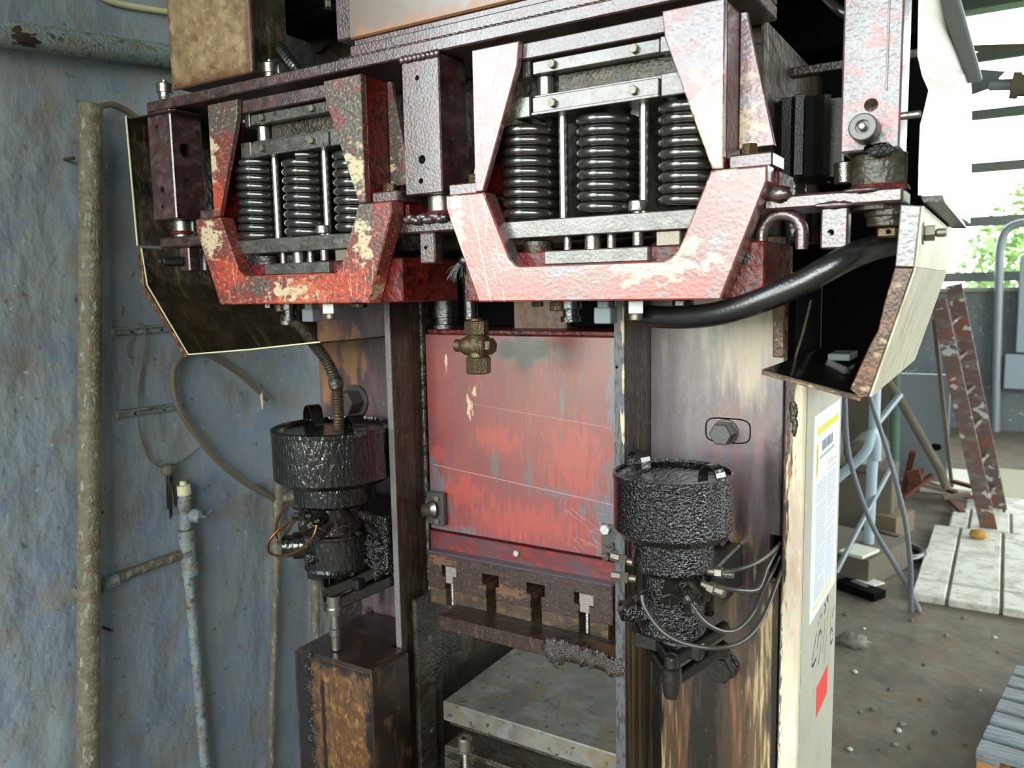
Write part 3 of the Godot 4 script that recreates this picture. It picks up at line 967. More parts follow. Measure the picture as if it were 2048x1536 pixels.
	# handwritten figures on the side panel (u to the right = deeper, v down), region z -1.75..-2.165, y 0.62..1.93
	var strokes := [[Vector3(-0.3484, 1.0821, -1.9107), Vector3(-0.3484, 1.0546, -1.8865)], [Vector3(-0.3484, 1.0546, -1.8865), Vector3(-0.3484, 1.0241, -1.8625)], [Vector3(-0.3484, 1.0142, -1.8857), Vector3(-0.3484, 1.0195, -1.9133)], [Vector3(-0.3484, 1.0142, -1.8857), Vector3(-0.3484, 1.0191, -1.8659)], [Vector3(-0.3484, 1.0416, -1.9216), Vector3(-0.3484, 1.0651, -1.9388)], [Vector3(-0.3484, 1.0651, -1.9388), Vector3(-0.3484, 1.0706, -1.9592)], [Vector3(-0.3484, 1.0706, -1.9592), Vector3(-0.3484, 1.0555, -1.9728)], [Vector3(-0.3484, 1.0555, -1.9728), Vector3(-0.3484, 1.0267, -1.9674)], [Vector3(-0.3484, 1.0267, -1.9674), Vector3(-0.3484, 0.9912, -1.9399)], [Vector3(-0.3484, 1.0768, -2.022), Vector3(-0.3484, 1.0443, -2.008)], [Vector3(-0.3484, 1.0443, -2.008), Vector3(-0.3484, 0.9975, -1.9929)], [Vector3(-0.3484, 1.0871, -2.0557), Vector3(-0.3484, 1.0398, -2.046)], [Vector3(-0.3484, 1.0398, -2.046), Vector3(-0.3484, 0.9679, -2.0216)], [Vector3(-0.3484, 1.0751, -2.0964), Vector3(-0.3484, 1.043, -2.0882)], [Vector3(-0.3484, 1.043, -2.0882), Vector3(-0.3484, 0.9878, -2.0962)], [Vector3(-0.3484, 0.9878, -2.0962), Vector3(-0.3484, 0.975, -2.1083)], [Vector3(-0.3484, 0.975, -2.1083), Vector3(-0.3484, 0.9819, -2.1275)], [Vector3(-0.3484, 0.9819, -2.1275), Vector3(-0.3484, 1.0007, -2.1268)], [Vector3(-0.3484, 1.0007, -2.1268), Vector3(-0.3484, 1.017, -2.1118)], [Vector3(-0.3484, 1.017, -2.1118), Vector3(-0.3484, 1.0097, -2.0971)], [Vector3(-0.3484, 1.0664, -2.1352), Vector3(-0.3484, 1.0462, -2.1109)], [Vector3(-0.3484, 1.1196, -2.004), Vector3(-0.3484, 1.1099, -2.0206)], [Vector3(-0.3484, 1.1099, -2.0206), Vector3(-0.3484, 1.0957, -2.001)], [Vector3(-0.3484, 1.1099, -2.0206), Vector3(-0.3484, 1.0966, -2.0193)], [Vector3(-0.3484, 1.1236, -2.0316), Vector3(-0.3484, 1.1099, -2.0492)], [Vector3(-0.3484, 1.1099, -2.0492), Vector3(-0.3484, 1.1247, -2.0504)], [Vector3(-0.3484, 1.1247, -2.0504), Vector3(-0.3484, 1.1222, -2.0318)], [Vector3(-0.3484, 1.0953, -1.9266), Vector3(-0.3484, 1.102, -1.9311)], [Vector3(-0.3484, 1.1086, -1.9657), Vector3(-0.3484, 1.1041, -1.9548)]]
	for q: Array in strokes:
		var p0: Vector3 = q[0]
		var p1: Vector3 = q[1]
		line(sp, Vector2((-p0.z - 1.75) / 0.415, (1.93 - p0.y) / 1.31), Vector2((-p1.z - 1.75) / 0.415, (1.93 - p1.y) / 1.31), ink, 3)
	obj("side_panel", st, pmat(sp, 1.75, 2.165, 0.62, 1.93, null, 0.0), t)
	# notice sheet
	var lb := Image.create(512, 768, false, Image.FORMAT_RGBA8)
	lb.fill(Color(0.90, 0.92, 0.95, 0.45))
	lb.fill_rect(Rect2i(50, 52, 430, 26), Color(0.86, 0.85, 0.25, 0.45))
	lb.fill_rect(Rect2i(44, 110, 34, 120), Color(0.86, 0.85, 0.25, 0.45))
	lb.fill_rect(Rect2i(40, 724, 440, 14), Color(0.90, 0.86, 0.45, 0.45))
	lb.fill_rect(Rect2i(56, 125, 10, 90), Color(0.45, 0.45, 0.2, 0.45))
	for i in 8:
		if true: lb.fill_rect(Rect2i(150 + i * 27, 112, 21, 38), Color(0.36, 0.38, 0.44, 0.45))
	for i in 21:
		lb.fill_rect(Rect2i(110 + i * 14, 164, 10, 12), Color(0.5, 0.52, 0.57, 0.45))
	for col: int in [0, 1]:
		var y := 262 if col == 0 else 210
		while y < 712:
			if rng.randf() > 0.07:
				var wl := 180 if rng.randf() > 0.16 else rng.randi_range(50, 150)
				var x := 0
				while x < wl:
					var ww := rng.randi_range(12, 34)
					lb.fill_rect(Rect2i(70 + col * 205 + x, y, mini(ww, wl - x), 5), Color(0.62, 0.66, 0.74, 0.45))
					x += ww + 5
			y += 11
	st = S()
	bb(st, -0.3486, -0.3472, 1.1762 + 0.02, 1.6, -2.14, -1.86, 0.0002)
	xf = Transform3D.IDENTITY
	st = S()
	var a := Vector3(-0.3484, 1.6076, -1.8222)
	var b := Vector3(-0.3484, 1.6124, -2.1351)
	var d := Vector3(-0.3484, 1.1347, -1.8521)
	var ya := (a.y + b.y) / 2
	bb(st, -0.3486, -0.3474, d.y, ya, b.z, a.z, 0.0002)
	tag(obj("notice_sheet", st, pmat(lb, -a.z, -b.z, d.y, ya)), "white printed notice sheet with yellow bar stuck on the beige column side", "notice")
	st = S()
	var r0 := Vector3(-0.3484, 0.9391, -1.9274)
	var r1 := Vector3(-0.3484, 0.9368, -2.0658)
	var r2 := Vector3(-0.3484, 0.8622, -1.937)
	bb(st, -0.3486, -0.3476, r2.y, (r0.y + r1.y) / 2, r1.z, r0.z, 0.0002)
	tag(obj("sticker", st, mat(C("e2463a"), 0.5)), "small red sticker under the handwritten figures on the beige side", "sticker")

func build_ram_and_table() -> void:
	# ram
	var W := 768
	var im := paint(W, 768, C("7d302c"), 0.34, [
		[301, 4, 3, 0.4, 0.7, C("70302f"), 0.8, 0.32],
		[302, 26, 3, 0.55, 0.78, C("6a484c"), 0.6, 0.3],
		[303, 24, 5, 0.46, 0.62, C("5a5c64"), 0.9, 0.28, [[0.02, 0.85, 0.09, 0.2], [1.0, 0.45, 0.05, 0.6], [1.0, 0.85, 0.13, 0.25], [0.1, 1.02, 0.25, 0.05], [0.7, 1.05, 0.4, 0.05]]],
		[304, 34, 5, 0.5, 0.75, C("5a5a62"), 0.75, 0.3, [[0.38, 0.62, 0.03, 0.12], [0.56, 0.66, 0.025, 0.1], [0.72, 0.72, 0.1, 0.03], [0.73, 0.25, 0.015, 0.1], [0.6, 0.08, 0.25, 0.05]]],
		[305, 30, 7, 0.5, 0.75, C("a03628"), 0.7, 0.4, [[0.2, 0.78, 0.12, 0.1], [0.55, 0.88, 0.35, 0.1], [0.78, 0.55, 0.16, 0.2], [0.4, 0.5, 0.15, 0.08], [0.06, 0.6, 0.05, 0.05]]],
		[306, 40, 14, 0.54, 0.7, C("c9b78c"), 0.85, 0.5, [[0.245, 0.35, 0.018, 0.07], [0.275, 0.27, 0.012, 0.03], [0.12, 0.13, 0.012, 0.06]]],
		[307, 5, 5, 0.4, 0.8, C("1d100e"), 0.95, 0.3, [[0.54, 0.0, 0.055, 0.2], [0.48, 0.06, 0.07, 0.05], [0.6, 0.06, 0.07, 0.05]], 0.35],
		[308, 40, 4, 0.66, 0.85, C("7e3a3c"), 0.3, 0.3]])
	var lc := Color(0.72, 0.5, 0.5, 0.4)
	line(im, Vector2(0.03, 0.66), Vector2(0.97, 0.745), Color(0.7, 0.52, 0.52, 0.4), 2)
	line(im, Vector2(0.25, 0.335), Vector2(0.96, 0.4), Color(0.64, 0.4, 0.4, 0.4), 2)
	line(im, Vector2(0.02, 0.26), Vector2(0.2, 0.285), Color(0.4, 0.2, 0.2, 0.4), 2)
	for i in 26:
		var q := Vector2(rng.randf_range(0.72, 0.93), rng.randf_range(0.78, 0.97))
		line(im, q, q + Vector2(rng.randf_range(0.02, 0.08), rng.randf_range(0.0, 0.05)), lc, 1)
	for i in 30:
		var q := Vector2(rng.randf(), rng.randf())
		line(im, q, q + Vector2(rng.randf_range(-0.02, 0.02), rng.randf_range(0.02, 0.08)), Color(0.7, 0.45, 0.42, 0.4), 1)
	var yt := 1.7847
	var yg := 1.2444
	var yb := 1.1886
	var t := thing("press_ram", "worn red sliding ram plate between the two press columns", "ram", Vector3(-1.05, yg, -1.8))
	var st := S()
	bb(st, -1.333, -0.727, yg + 0.0025, yt, -2.1, -1.72, 0.0025)
	obj("face_plate", st, wet(pmat(im, -1.333, -0.765, yg, yt, N_fine, 0.015, 0.0, 0.9), 0.6, 0.3), t)
	st = S()
	bb(st, -1.331, -0.727, yt, yt + 0.012, -2.1, -1.72 - 0.012, 0.002)
	obj("top_bar", st, mats.darkred, t)
	st = S()
	var ls := paint(768, 96, C("5c2a2b"), 0.36, [[311, 3, 2, 0.4, 0.8, C("46424a"), 0.85, 0.3], [312, 14, 2, 0.55, 0.8, C("86281f"), 0.85, 0.4]])
	bb(st, -1.333, -0.727, yb - 0.03, yg - 0.0025, -2.1, -1.72 + 0.004, 0.002)
	obj("lower_strip", st, pmat(ls, -1.333, -0.727, yb, yg, N_fine, 0.15), t)
	st = S()
	bolt(st, Vector3(-1.0524, 1.222, -1.716), Vector3(0, 0, 1), 0.0085, 0.007)
	obj("bolt", st, mats.brightnut, t)
	st = S()
	bb(st, -0.811, -0.727, 1.2466, 1.3351, -1.72, -1.72 + 0.006, 0.0015)
	var ib := obj("index_plate", st, mats.bolt, t)
	st = S()
	bolt(st, Vector3(-0.7988, 1.3227, -1.714), Vector3(0, 0, 1), 0.0135, 0.01)
	obj("bolt", st, mats.brightnut, ib)
	for q: Vector3 in [Vector3(-0.7807, 1.2821, -1.714), Vector3(-0.7966, 1.256, -1.714)]:
		st = S()
		bolt(st, q, Vector3(0, 0, 1), 0.0105, 0.012)
		obj("bolt", st, mats.oldsteel, ib)
	st = S()
	bb(st, -0.7939, -0.786, 1.2725, 1.2824, -1.72 + 0.006, -1.72 + 0.009, 0.001)
	plank(st, Vector3(-0.8039, 1.2825, -1.713), Vector3(-0.7803, 1.2701, -1.713), 0.004, 0.006, Vector3(0, 0, 1), 0.001)
	obj("pointer", st, mats.oldsteel, ib)
	# latch on the left edge of the ram
	t = thing("latch_bracket", "small grey flange bracket with a round pin at the red ram's left edge", "bracket", Vector3(-1.3049, 1.3072, -1.7))
	st = S()
	var x0 := -1.3305
	var x1 := -1.2726
	bb(st, x0, x1, 1.2655, 1.3566, -1.715, -1.7, 0.002)
	obj("flange", st, mats.bolt, t)
	st = S()
	lathe(st, Vector3(-1.3082, 1.3096, -1.7), Vector3(-0.55, 0, 0.83), [Vector2(0.026, 0), Vector2(0.022, 0.006), Vector2(0.016, 0.012), Vector2(0.016, 0.03), Vector2(0.012, 0.03), Vector2(0.012, 0.018), Vector2(0, 0.018)], 20)
	obj("pin_socket", st, mats.steel, t)
	for q: Vector3 in [Vector3(-1.2918, 1.3409, -1.7), Vector3(-1.2924, 1.2782, -1.7)]:
		st = S()
		bolt(st, q, Vector3(0, 0, 1), 0.0085, 0.007)
		obj("bolt", st, mats.nut, t)
	# clamp block with four T-slots
	var zb := -1.685
	var bt := 1.1922
	var bm := 1.0966
	var bl := 1.0497
	var bx0 := -1.3193
	var bx1 := -0.7696
	t = thing("clamp_block", "heavy brown T-slot clamp block along the bottom of the red ram", "block", Vector3((bx0 + bx1) / 2, bl, -1.8))
	var heads := []
	for q: Array in [[-1.2743, -1.2259, -1.2645, -1.2377], [-1.1427, -1.0911, -1.1316, -1.1018], [-1.0072, -0.9548, -0.9962, -0.9656], [-0.8722, -0.8194, -0.8604, -0.8305]]:
		heads.append(q)
	var hy1 := 1.1617
	var hy0 := 1.1318
	var up := PackedVector2Array([Vector2(bx0, bt), Vector2(bx0, bm)])
	for q: Array in heads:
		up.append_array(PackedVector2Array([Vector2(q[2], bm), Vector2(q[2], hy0), Vector2(q[0], hy0), Vector2(q[0], hy1), Vector2(q[1], hy1), Vector2(q[1], hy0), Vector2(q[3], hy0), Vector2(q[3], bm)]))
	up.append_array(PackedVector2Array([Vector2(bx1, bm), Vector2(bx1, bt)]))
	var cb := paint(768, 256, C("33241f"), 0.4, [[321, 9, 3, 0.45, 0.8, C("241b19"), 0.8, 0.35], [322, 30, 10, 0.6, 0.85, C("5a4338"), 0.7, 0.45], [323, 26, 10, 0.58, 0.76, C("74502a"), 0.7, 0.5, [[0.45, 0.7, 0.14, 0.2], [0.08, 0.2, 0.1, 0.2]]], [324, 80, 30, 0.78, 0.86, C("8a7662"), 0.6, 0.5]])
	st = S()
	prism(st, up, -2.1, zb, 0.0012)
	obj("upper_body", st, pmat(cb, bx0, bx1, bm, bt, N_fine, 0.3), t)
	var cs := S()
	var yy := bt + 0.003
	quad(cs, Vector3(bx0 + 0.001, bt, zb), Vector3(bx1 - 0.001, bt, zb), Vector3(bx1 - 0.004, yy, -1.689), Vector3(bx0 + 0.001, yy, -1.689), Vector3(-1, bt, -1.9))
	quad(cs, Vector3(bx0 + 0.001, yy, -1.689), Vector3(bx1 - 0.004, yy, -1.689), Vector3(bx1 - 0.004, yy, -2.0), Vector3(bx0 + 0.001, yy, -2.0), Vector3(-1, bt, -1.9))
	quad(cs, Vector3(bx0 + 0.001, bt, zb), Vector3(bx0 + 0.001, yy, -1.689), Vector3(bx0 + 0.001, yy, -2.0), Vector3(bx0 + 0.001, bt, -2.0), Vector3(-1, bt, -1.9))
	quad(cs, Vector3(bx1 - 0.001, bt, zb), Vector3(bx1 - 0.004, yy, -1.689), Vector3(bx1 - 0.004, yy, -2.0), Vector3(bx1 - 0.001, bt, -2.0), Vector3(-1, bt, -1.9))
	obj("bevelled_edge", cs, mat(C("605e64"), 0.3, 0.35, null, 0.3, N_fine, 0.1), t)
	var segs := [[bx0 + 0.004, heads[0][2] + 0.001], [heads[0][3], heads[1][2]], [heads[1][3], heads[2][2]], [heads[2][3], heads[3][2]], [heads[3][3], bx1 - 0.012]]
	var lo := mat(Color.WHITE, 1.0, 0.1, paint(256, 256, C("46372a"), 0.4, [[326, 4, 4, 0.4, 0.8, C("2e271f"), 0.8, 0.35], [327, 8, 8, 0.58, 0.85, C("6d522c"), 0.7, 0.45]]), 0.3, N_fine, 0.3)
	for q: Array in segs:
		st = S()
		bb(st, q[0], q[1], bl, bm - 0.0012, -2.1, zb - 0.002, 0.0012)
		obj("lower_jaw", st, lo, t)
	# T-bolts
	var pale := mat(C("827b75"), 0.5, 0.3, null, 0.2, N_fine, 0.3)
	for q: Array in [[heads[0], 0.0, "pale T-bolt with a brass nut in the leftmost slot of the clamp block"], [heads[3], 0.035, "pale T-bolt with long thread in the rightmost slot of the clamp block"]]:
		var hd: Array = q[0]
		var hw: float = hd[1] - hd[0]
		var cx: float = (hd[2] + hd[3]) / 2 + 0.003
		var b := thing("t_bolt", q[2], "bolt", Vector3(cx, hy0, zb - 0.02), "T-bolts in the clamp block")
		st = S()
		bb(st, hd[0] + hw * 0.26, hd[1] - 0.001, hy0 + 0.002, hy1 - 0.001, zb - 0.06, zb - 0.001, 0.001)
		bb(st, hd[2] + 0.003, hd[3] - 0.001, hy0 - 0.018, hy0 + 0.002, zb - 0.06, zb - 0.001, 0.001)
		obj("t_head", st, pale, b)
		st = S()
		var by: float = bl - 0.02 - q[1] * 0.3
		thread(st, Vector3(cx, hy0 - 0.018, zb - 0.014), Vector3(cx, by - 0.018, zb - 0.014), 0.0065)
		obj("threaded_shank", st, mats.steel, b)
		st = S()
		hexa(st, Vector3(cx, bl - 0.016 - q[1] * 0.2, zb - 0.012), Vector3(cx, bl + 0.002 - q[1] * 0.2, zb - 0.012), 0.0135)
		obj("nut", st, mats.bronze if q[1] == 0.0 else mats.brightnut, b)
	# upper die plate hanging below
	var dz := -1.6
	var dy1 := 1.0602
	var dy0 := 1.0221
	t = thing("die_plate", "brown upper die plate under the clamp block with a grease glob", "plate", Vector3(-1.0, dy0, -1.8))
	st = S()
	var dx0 := -1.2263
	prism(st, PackedVector2Array([Vector2(dx0, dy0), Vector2(-0.728, dy0), Vector2(-0.728, dy1), Vector2(dx0, dy1)]), -2.05, dz, 0.004)
	obj("plate", st, mat(Color.WHITE, 1.0, 0.1, cb, 0.5, N_fine, 0.1), t)
	st = S()
	bb(st, dx0 + 0.02, -0.728, dy1, bl + 0.002, -2.05, -1.66, 0.002)
	obj("spacer", st, mats.oldsteel, t)
	st = S()
	for i in 15:
		blob(st, Vector3(-0.814, 1.0559, -1.6) + Vector3(-0.08 + i * 0.0125, -0.0035 * i * 0.3 + rng.randf_range(-0.007, 0.007), 0), Vector3(0.018, 0.019, 0.012), 0.8, 500 + i, 9)
	blob(st, Vector3(-0.8777, 1.0425, -1.6), Vector3(0.028, 0.026, 0.014), 0.7, 6, 14)
	blob(st, Vector3(-0.878, 1.0212, -1.6), Vector3(0.01, 0.02, 0.008), 0.3, 7, 10)
	obj("grease_glob", st, mat(C("3a342d"), 0.3, 0.0, null, 0.2, N_grease, 0.8, 0.8), t)
	# bolster plate
	var tz := -1.66
	var ty1 := 0.7874
	var ty0 := 0.7319
	var bp := paint(512, 512, C("6d6a5f"), 0.3, [[331, 4, 4, 0.42, 0.72, C("54504a"), 0.8, 0.28], [332, 7, 9, 0.52, 0.75, C("7c7f80"), 0.6, 0.25], [333, 9, 6, 0.6, 0.78, C("6a5638"), 0.6, 0.4], [334, 26, 26, 0.72, 0.78, C("2c2822"), 0.8, 0.3]])
	t = thing("bolster_plate", "smooth grey steel table plate at the bottom of the press opening", "plate", Vector3(-1.0, ty0, -2.0))
	st = S()
	bb(st, -1.2655, -0.73, ty0, ty1, -2.6, tz, 0.003)
	obj("plate", st, mat(Color.WHITE, 1.0, 0.1, bp, 0.9, N_fine, 0.06, 0.8), t)
	t = thing("table_base", "dark slotted steel base under the grey table plate", "table", Vector3(-1.0, 0, -1.9))
	var qy := 0.6822
	st = S()
	bb(st, -1.2421, -0.73, 0.0, qy, -2.5, -1.63, 0.003)
	bb(st, -1.29, -0.73, qy, ty0, -2.5, -1.72, 0.003)
	obj("body", st, mats.oldsteel, t)
	st = S()
	bb(st, -1.2199, -1.1713, qy - 0.05, qy - 0.012, -1.64, -1.6, 0.002)
	bb(st, -1.1361, -1.0438, qy - 0.05, qy - 0.012, -1.64, -1.6, 0.002)
	obj("slot_rail", st, mats.oldsteel, t)
	t = thing("socket_bolt", "grey socket-head bolt standing at the left of the table", "bolt", Vector3(-1.1387, 0.6759, -1.58))
	var sb := Vector3(-1.1391, 0.7226, -1.585)
	st = S()
	thread(st, sb - Vector3(0, 0.08, 0), sb, 0.009)
	obj("thread", st, mats.nut, t)
	st = S()
	lathe(st, sb, Vector3.UP, [Vector2(0, 0), Vector2(0.022, 0), Vector2(0.022, 0.004), Vector2(0.0185, 0.0045), Vector2(0.0185, 0.032), Vector2(0.016, 0.035), Vector2(0.009, 0.035), Vector2(0.009, 0.02), Vector2(0, 0.02)], 24)
	obj("head", st, mats.nut, t)

func build_upper_body() -> void:
	# dark body behind the spring frames
	var t := thing("press_crosshead", "dark oily crosshead body behind the two spring frames", "crosshead", Vector3(-1.09, 1.95, -2.0))
	var st := S()
	bb(st, -1.76, -0.43, 2.0, 2.42, -2.25, -1.66, 0.004)
	obj("housing", st, mats.guardin, t)
	st = S()
	bb(st, -1.33, -0.745, 1.80, 2.0, -2.2, -1.86, 0.004)
	obj("lower_housing", st, mats.black, t)
	st = S()
	bb(st, -0.75, -0.15, 1.93, 2.5, -2.3, -2.25, 0.004)
	bb(st, -1.35, -0.13, 2.45, 3.3, -2.3, -2.25, 0.004)
	obj("back_panel", st, mats.black, t)
	st = S()
	bb(st, -1.35, -0.1, 2.62, 2.68, -2.25, -1.64, 0.004)
	obj("roof_panel", st, mats.black, t)
	st = S()
	var rb := Vector3(-1.0898, 1.8179, -1.84)
	bb(st, -1.1253, -0.9655, 1.7839, 1.98, -1.9, -1.84, 0.003)
	obj("connecting_rod", st, mat(Color.WHITE, 1.0, 0.0, paint(256, 256, C("8b6f66"), 0.35, [[401, 8, 2, 0.5, 0.7, C("8a6026"), 0.8, 0.4], [402, 6, 6, 0.55, 0.75, C("6a5654"), 0.7, 0.3]]), 0.25, N_fine, 0.2), t)
	st = S()
	lathe(st, Vector3(-1.3183, 1.805, -1.8) - Vector3(0, 0.01, 0), Vector3.UP, [Vector2(0, 0), Vector2(0.052, 0), Vector2(0.052, 0.012), Vector2(0.044, 0.014), Vector2(0.044, 0.03), Vector2(0.05, 0.032), Vector2(0.05, 0.14), Vector2(0, 0.14)], 28)
	obj("return_cylinder", st, mats.oil, t)
	st = S()
	bb(st, -0.5215, -0.14, 2.3549, 2.374, -1.93, -1.9, 0.002)
	obj("cross_bar", st, mats.oldsteel, t)
	# spur gear in the cavity
	var gz := -1.86
	var gx := -0.4128
	var gy0 := 2.1212
	var gy1 := 2.2853
	var g := thing("gear", "dark toothed gear standing in the shadow right of the spring frame", "gear", Vector3(gx, gy0, gz))
	st = S()
	var gp := PackedVector2Array()
	var nt := 11
	for i in nt:
		for q: Array in [[-0.30, 0.082], [-0.14, 0.104], [0.14, 0.104], [0.30, 0.082]]:
			var a: float = TAU * (i + q[0]) / nt + 0.12
			gp.append(Vector2(cos(a), sin(a)) * q[1])
	xf = Transform3D(Basis(Vector3(1, 0, 0), Vector3(0, 0, 1), Vector3(0, -1, 0)), Vector3(gx, gy0, gz))
	prism(st, gp, -(gy1 - gy0), 0.0, 0.002)
	xf = Transform3D.IDENTITY
	obj("toothed_wheel", st, mat(C("1d1e19"), 0.32, 0.4, null, 0.2, N_fine, 0.2), g)
	st = S()
	cyl(st, Vector3(gx, gy0 - 0.12, gz), Vector3(gx, gy1 - 0.02, gz), 0.03)
	obj("shaft", st, mats.oil, g)
	st = S()
	cyl(st, Vector3(-0.2664, 2.0813, -1.62) - Vector3(0, 0.0, 0), Vector3(-0.2675, 2.1202, -1.62), 0.02, 20)
	tag(obj("guide_pin", st, mats.steel), "bright steel pin beside the right post's shaft", "pin")
	# front lip beam
	var zl := -1.42
	var l0 := 2.3994 * 0.5 + 2.3978 * 0.5
	t = thing("lip_beam", "long dark red beam with rough painted edge above both spring frames", "beam", Vector3(-1.2, l0, -1.5))
	st = S()
	bb(st, -2.035, -0.40, l0, l0 + 0.027, -1.64, zl, 0.003)
	obj("beam", st, mats.redgrime, t)
	st = S()
	bb(st, -1.3, -0.40, l0 + 0.0275, l0 + 0.056, -1.64, zl - 0.014, 0.003)
	obj("upper_bar", st, mats.redgrime, t)
	st = S()
	for i in 60:
		blob(st, Vector3(-1.325 + i * 0.0152, l0 + 0.0285, zl - 0.012), Vector3(0.01, 0.005, 0.006), 0.5, i, 5)
	obj("weld_bead", st, mats.grime, t)
	# apron panel
	var az := -1.452
	var ay := 2.4695
	var ax := -1.3279
	t = thing("apron_panel", "brown stained front cover panel at the top of the press", "panel", Vector3(-0.9, ay, -1.5))
	var ap := paint(512, 256, C("62503f"), 0.36, [[411, 5, 4, 0.42, 0.72, C("766860"), 0.6, 0.3], [412, 9, 7, 0.5, 0.75, C("6a4a34"), 0.7, 0.4], [413, 40, 2, 0.82, 0.88, C("c89a5a"), 0.6, 0.45], [414, 20, 3, 0.44, 0.6, C("8a5424"), 0.9, 0.5, [[0.3, 1.0, 0.5, 0.06], [0.7, 1.0, 0.4, 0.05]]]])
	st = S()
	bb(st, ax + 0.012, -0.42, ay + 0.006, 3.1, -1.64, az, 0.004)
	obj("cover", st, wet(pmat(ap, ax, -0.42, ay, ay + 0.42, null, 0.0, 0.0, 0.8), 0.6, 0.3), t)
	st = S()
	bb(st, -1.3606, ax + 0.011, ay + 0.012, 3.1, -1.64, az - 0.006, 0.003)
	obj("edge_flange", st, mats.redgrime, t)
	st = S()
	bb(st, ax + 0.02, -0.43, l0 + 0.056, ay + 0.006, -1.64, az - 0.006, 0.003)
	obj("skirt", st, mats.redgrime, t)
	st = S()
	bolt(st, Vector3(-1.3863, 2.5726, -1.47), Vector3(-0.6, 0, 0.8), 0.012, 0.012)
	obj("bolt", st, mats.nut, t)
	# junction box top left
	var bz := -1.44
	var by0 := 2.4498
	var bx0 := -1.9466
	var bx1 := -1.6329
	t = thing("junction_box", "large brown mottled steel box standing on studs at top left", "box", Vector3((bx0 + bx1) / 2, by0, -1.5))
	var jb := paint(512, 512, C("846a4c"), 0.4, [[421, 4, 4, 0.4, 0.9, C("a48c68"), 0.9, 0.45, ], [422, 5, 6, 0.5, 0.95, C("5f4a33"), 0.9, 0.38], [423, 9, 12, 0.6, 0.95, C("b8a482"), 0.6, 0.5],
		[424, 5, 6, 0.4, 0.8, C("5d3d24"), 0.9, 0.36, [[0.5, 1.02, 0.7, 0.1], [1.02, 0.5, 0.07, 0.7], [-0.02, 0.5, 0.06, 0.7]], 0.6], [425, 30, 30, 0.78, 0.9, C("4c3a26"), 0.4, 0.4]])
	st = S()
	bb(st, bx0, bx1, by0, by0 + 0.75, bz - 0.012, bz, 0.003)
	var lid := obj("lid", st, pmat(jb, bx0, bx1, by0, by0 + 0.3, null, 0.0, 0.0, 0.6), t)
	for q: Vector2 in [Vector2(0.04, 0.012), Vector2(0.45, 0.01), Vector2(0.95, 0.02), Vector2(0.02, 0.27), Vector2(0.02, 0.1)]:
		st = S()
		cyl(st, Vector3(lerpf(bx0, bx1, q.x), by0 + q.y, bz), Vector3(lerpf(bx0, bx1, q.x), by0 + q.y, bz + 0.003), 0.004, 10, 0.001)
		obj("screw", st, mats.nut, lid)
	st = S()
	bb(st, bx0 + 0.004, bx1 - 0.004, by0 + 0.004, by0 + 0.75, bz - 0.13, bz - 0.013, 0.004)
	obj("body", st, mats.guardin, t)
	for q: Array in [[Vector3(-1.6314, 2.4549, -1.5), "stud"], [Vector3(-2.0175, 2.4449, -1.47), "stud"]]:
		st = S()
		var p: Vector3 = q[0]
		p.y = l0 + 0.027
		lathe(st, p, Vector3.UP, [Vector2(0, 0), Vector2(0.017, 0), Vector2(0.015, 0.008), Vector2(0.018, 0.02), Vector2(0.018, 0.032), Vector2(0.022, 0.033), Vector2(0.022, 0.055), Vector2(0.02, 0.058), Vector2(0.008, 0.058), Vector2(0.008, 0.066), Vector2(0, 0.066)], 22)
		obj("stud", st, mats.steel, t)
	# things in the dark behind
	t = thing("flywheel", "dark flywheel disc half hidden behind the top beam", "flywheel", Vector3(-1.7924, 2.667, -1.85))
	st = S()
	lathe(st, Vector3(-1.8689, 2.6898, -1.95), Vector3(0.15, 0, 1), [Vector2(0, 0), Vector2(0.2, 0), Vector2(0.21, 0.01), Vector2(0.21, 0.05), Vector2(0.17, 0.05), Vector2(0.165, 0.03), Vector2(0.05, 0.03), Vector2(0.05, 0.05), Vector2(0, 0.05)], 40)
	obj("disc", st, mats.guardin, t)
	t = thing("overhead_beam", "black overhead beam in the shadow at the top of the press", "beam", Vector3(-1.7682, 2.7205, -1.75))
	st = S()
	bb(st, -1.9, -1.36, 2.6772, 2.6772 + 0.3, -1.9, -1.75, 0.004)
	bb(st, -1.9, -1.36, 2.7024, 2.7132, -1.75, -1.74, 0.002)
	obj("beam", st, mats.black, t)
	st = S()
	var cp := smooth_path([Vector3(-1.6915, 2.6158, -1.56), Vector3(-1.6762, 2.5691, -1.56), Vector3(-1.6265, 2.5185, -1.54), Vector3(-1.5707, 2.4667, -1.53), Vector3(-1.5522, 2.4411, -1.55)], 14)
	tube(st, cp, 0.0165, 14, -1.0, 0.0022)
	tag(obj("corrugated_conduit", st, mats.rubber), "black corrugated conduit beside the brown box at top left", "conduit")
	st = S()
	tube(st, smooth_path([Vector3(-0.3151, 2.427, -1.6), Vector3(-0.2972, 2.4007, -1.58), Vector3(-0.2629, 2.3625, -1.55), Vector3(-0.2378, 2.361, -1.6)]), 0.008, 8)
	tag(obj("thin_hose", st, mats.rubber), "thin black hose in the dark beside the right post's top", "hose")

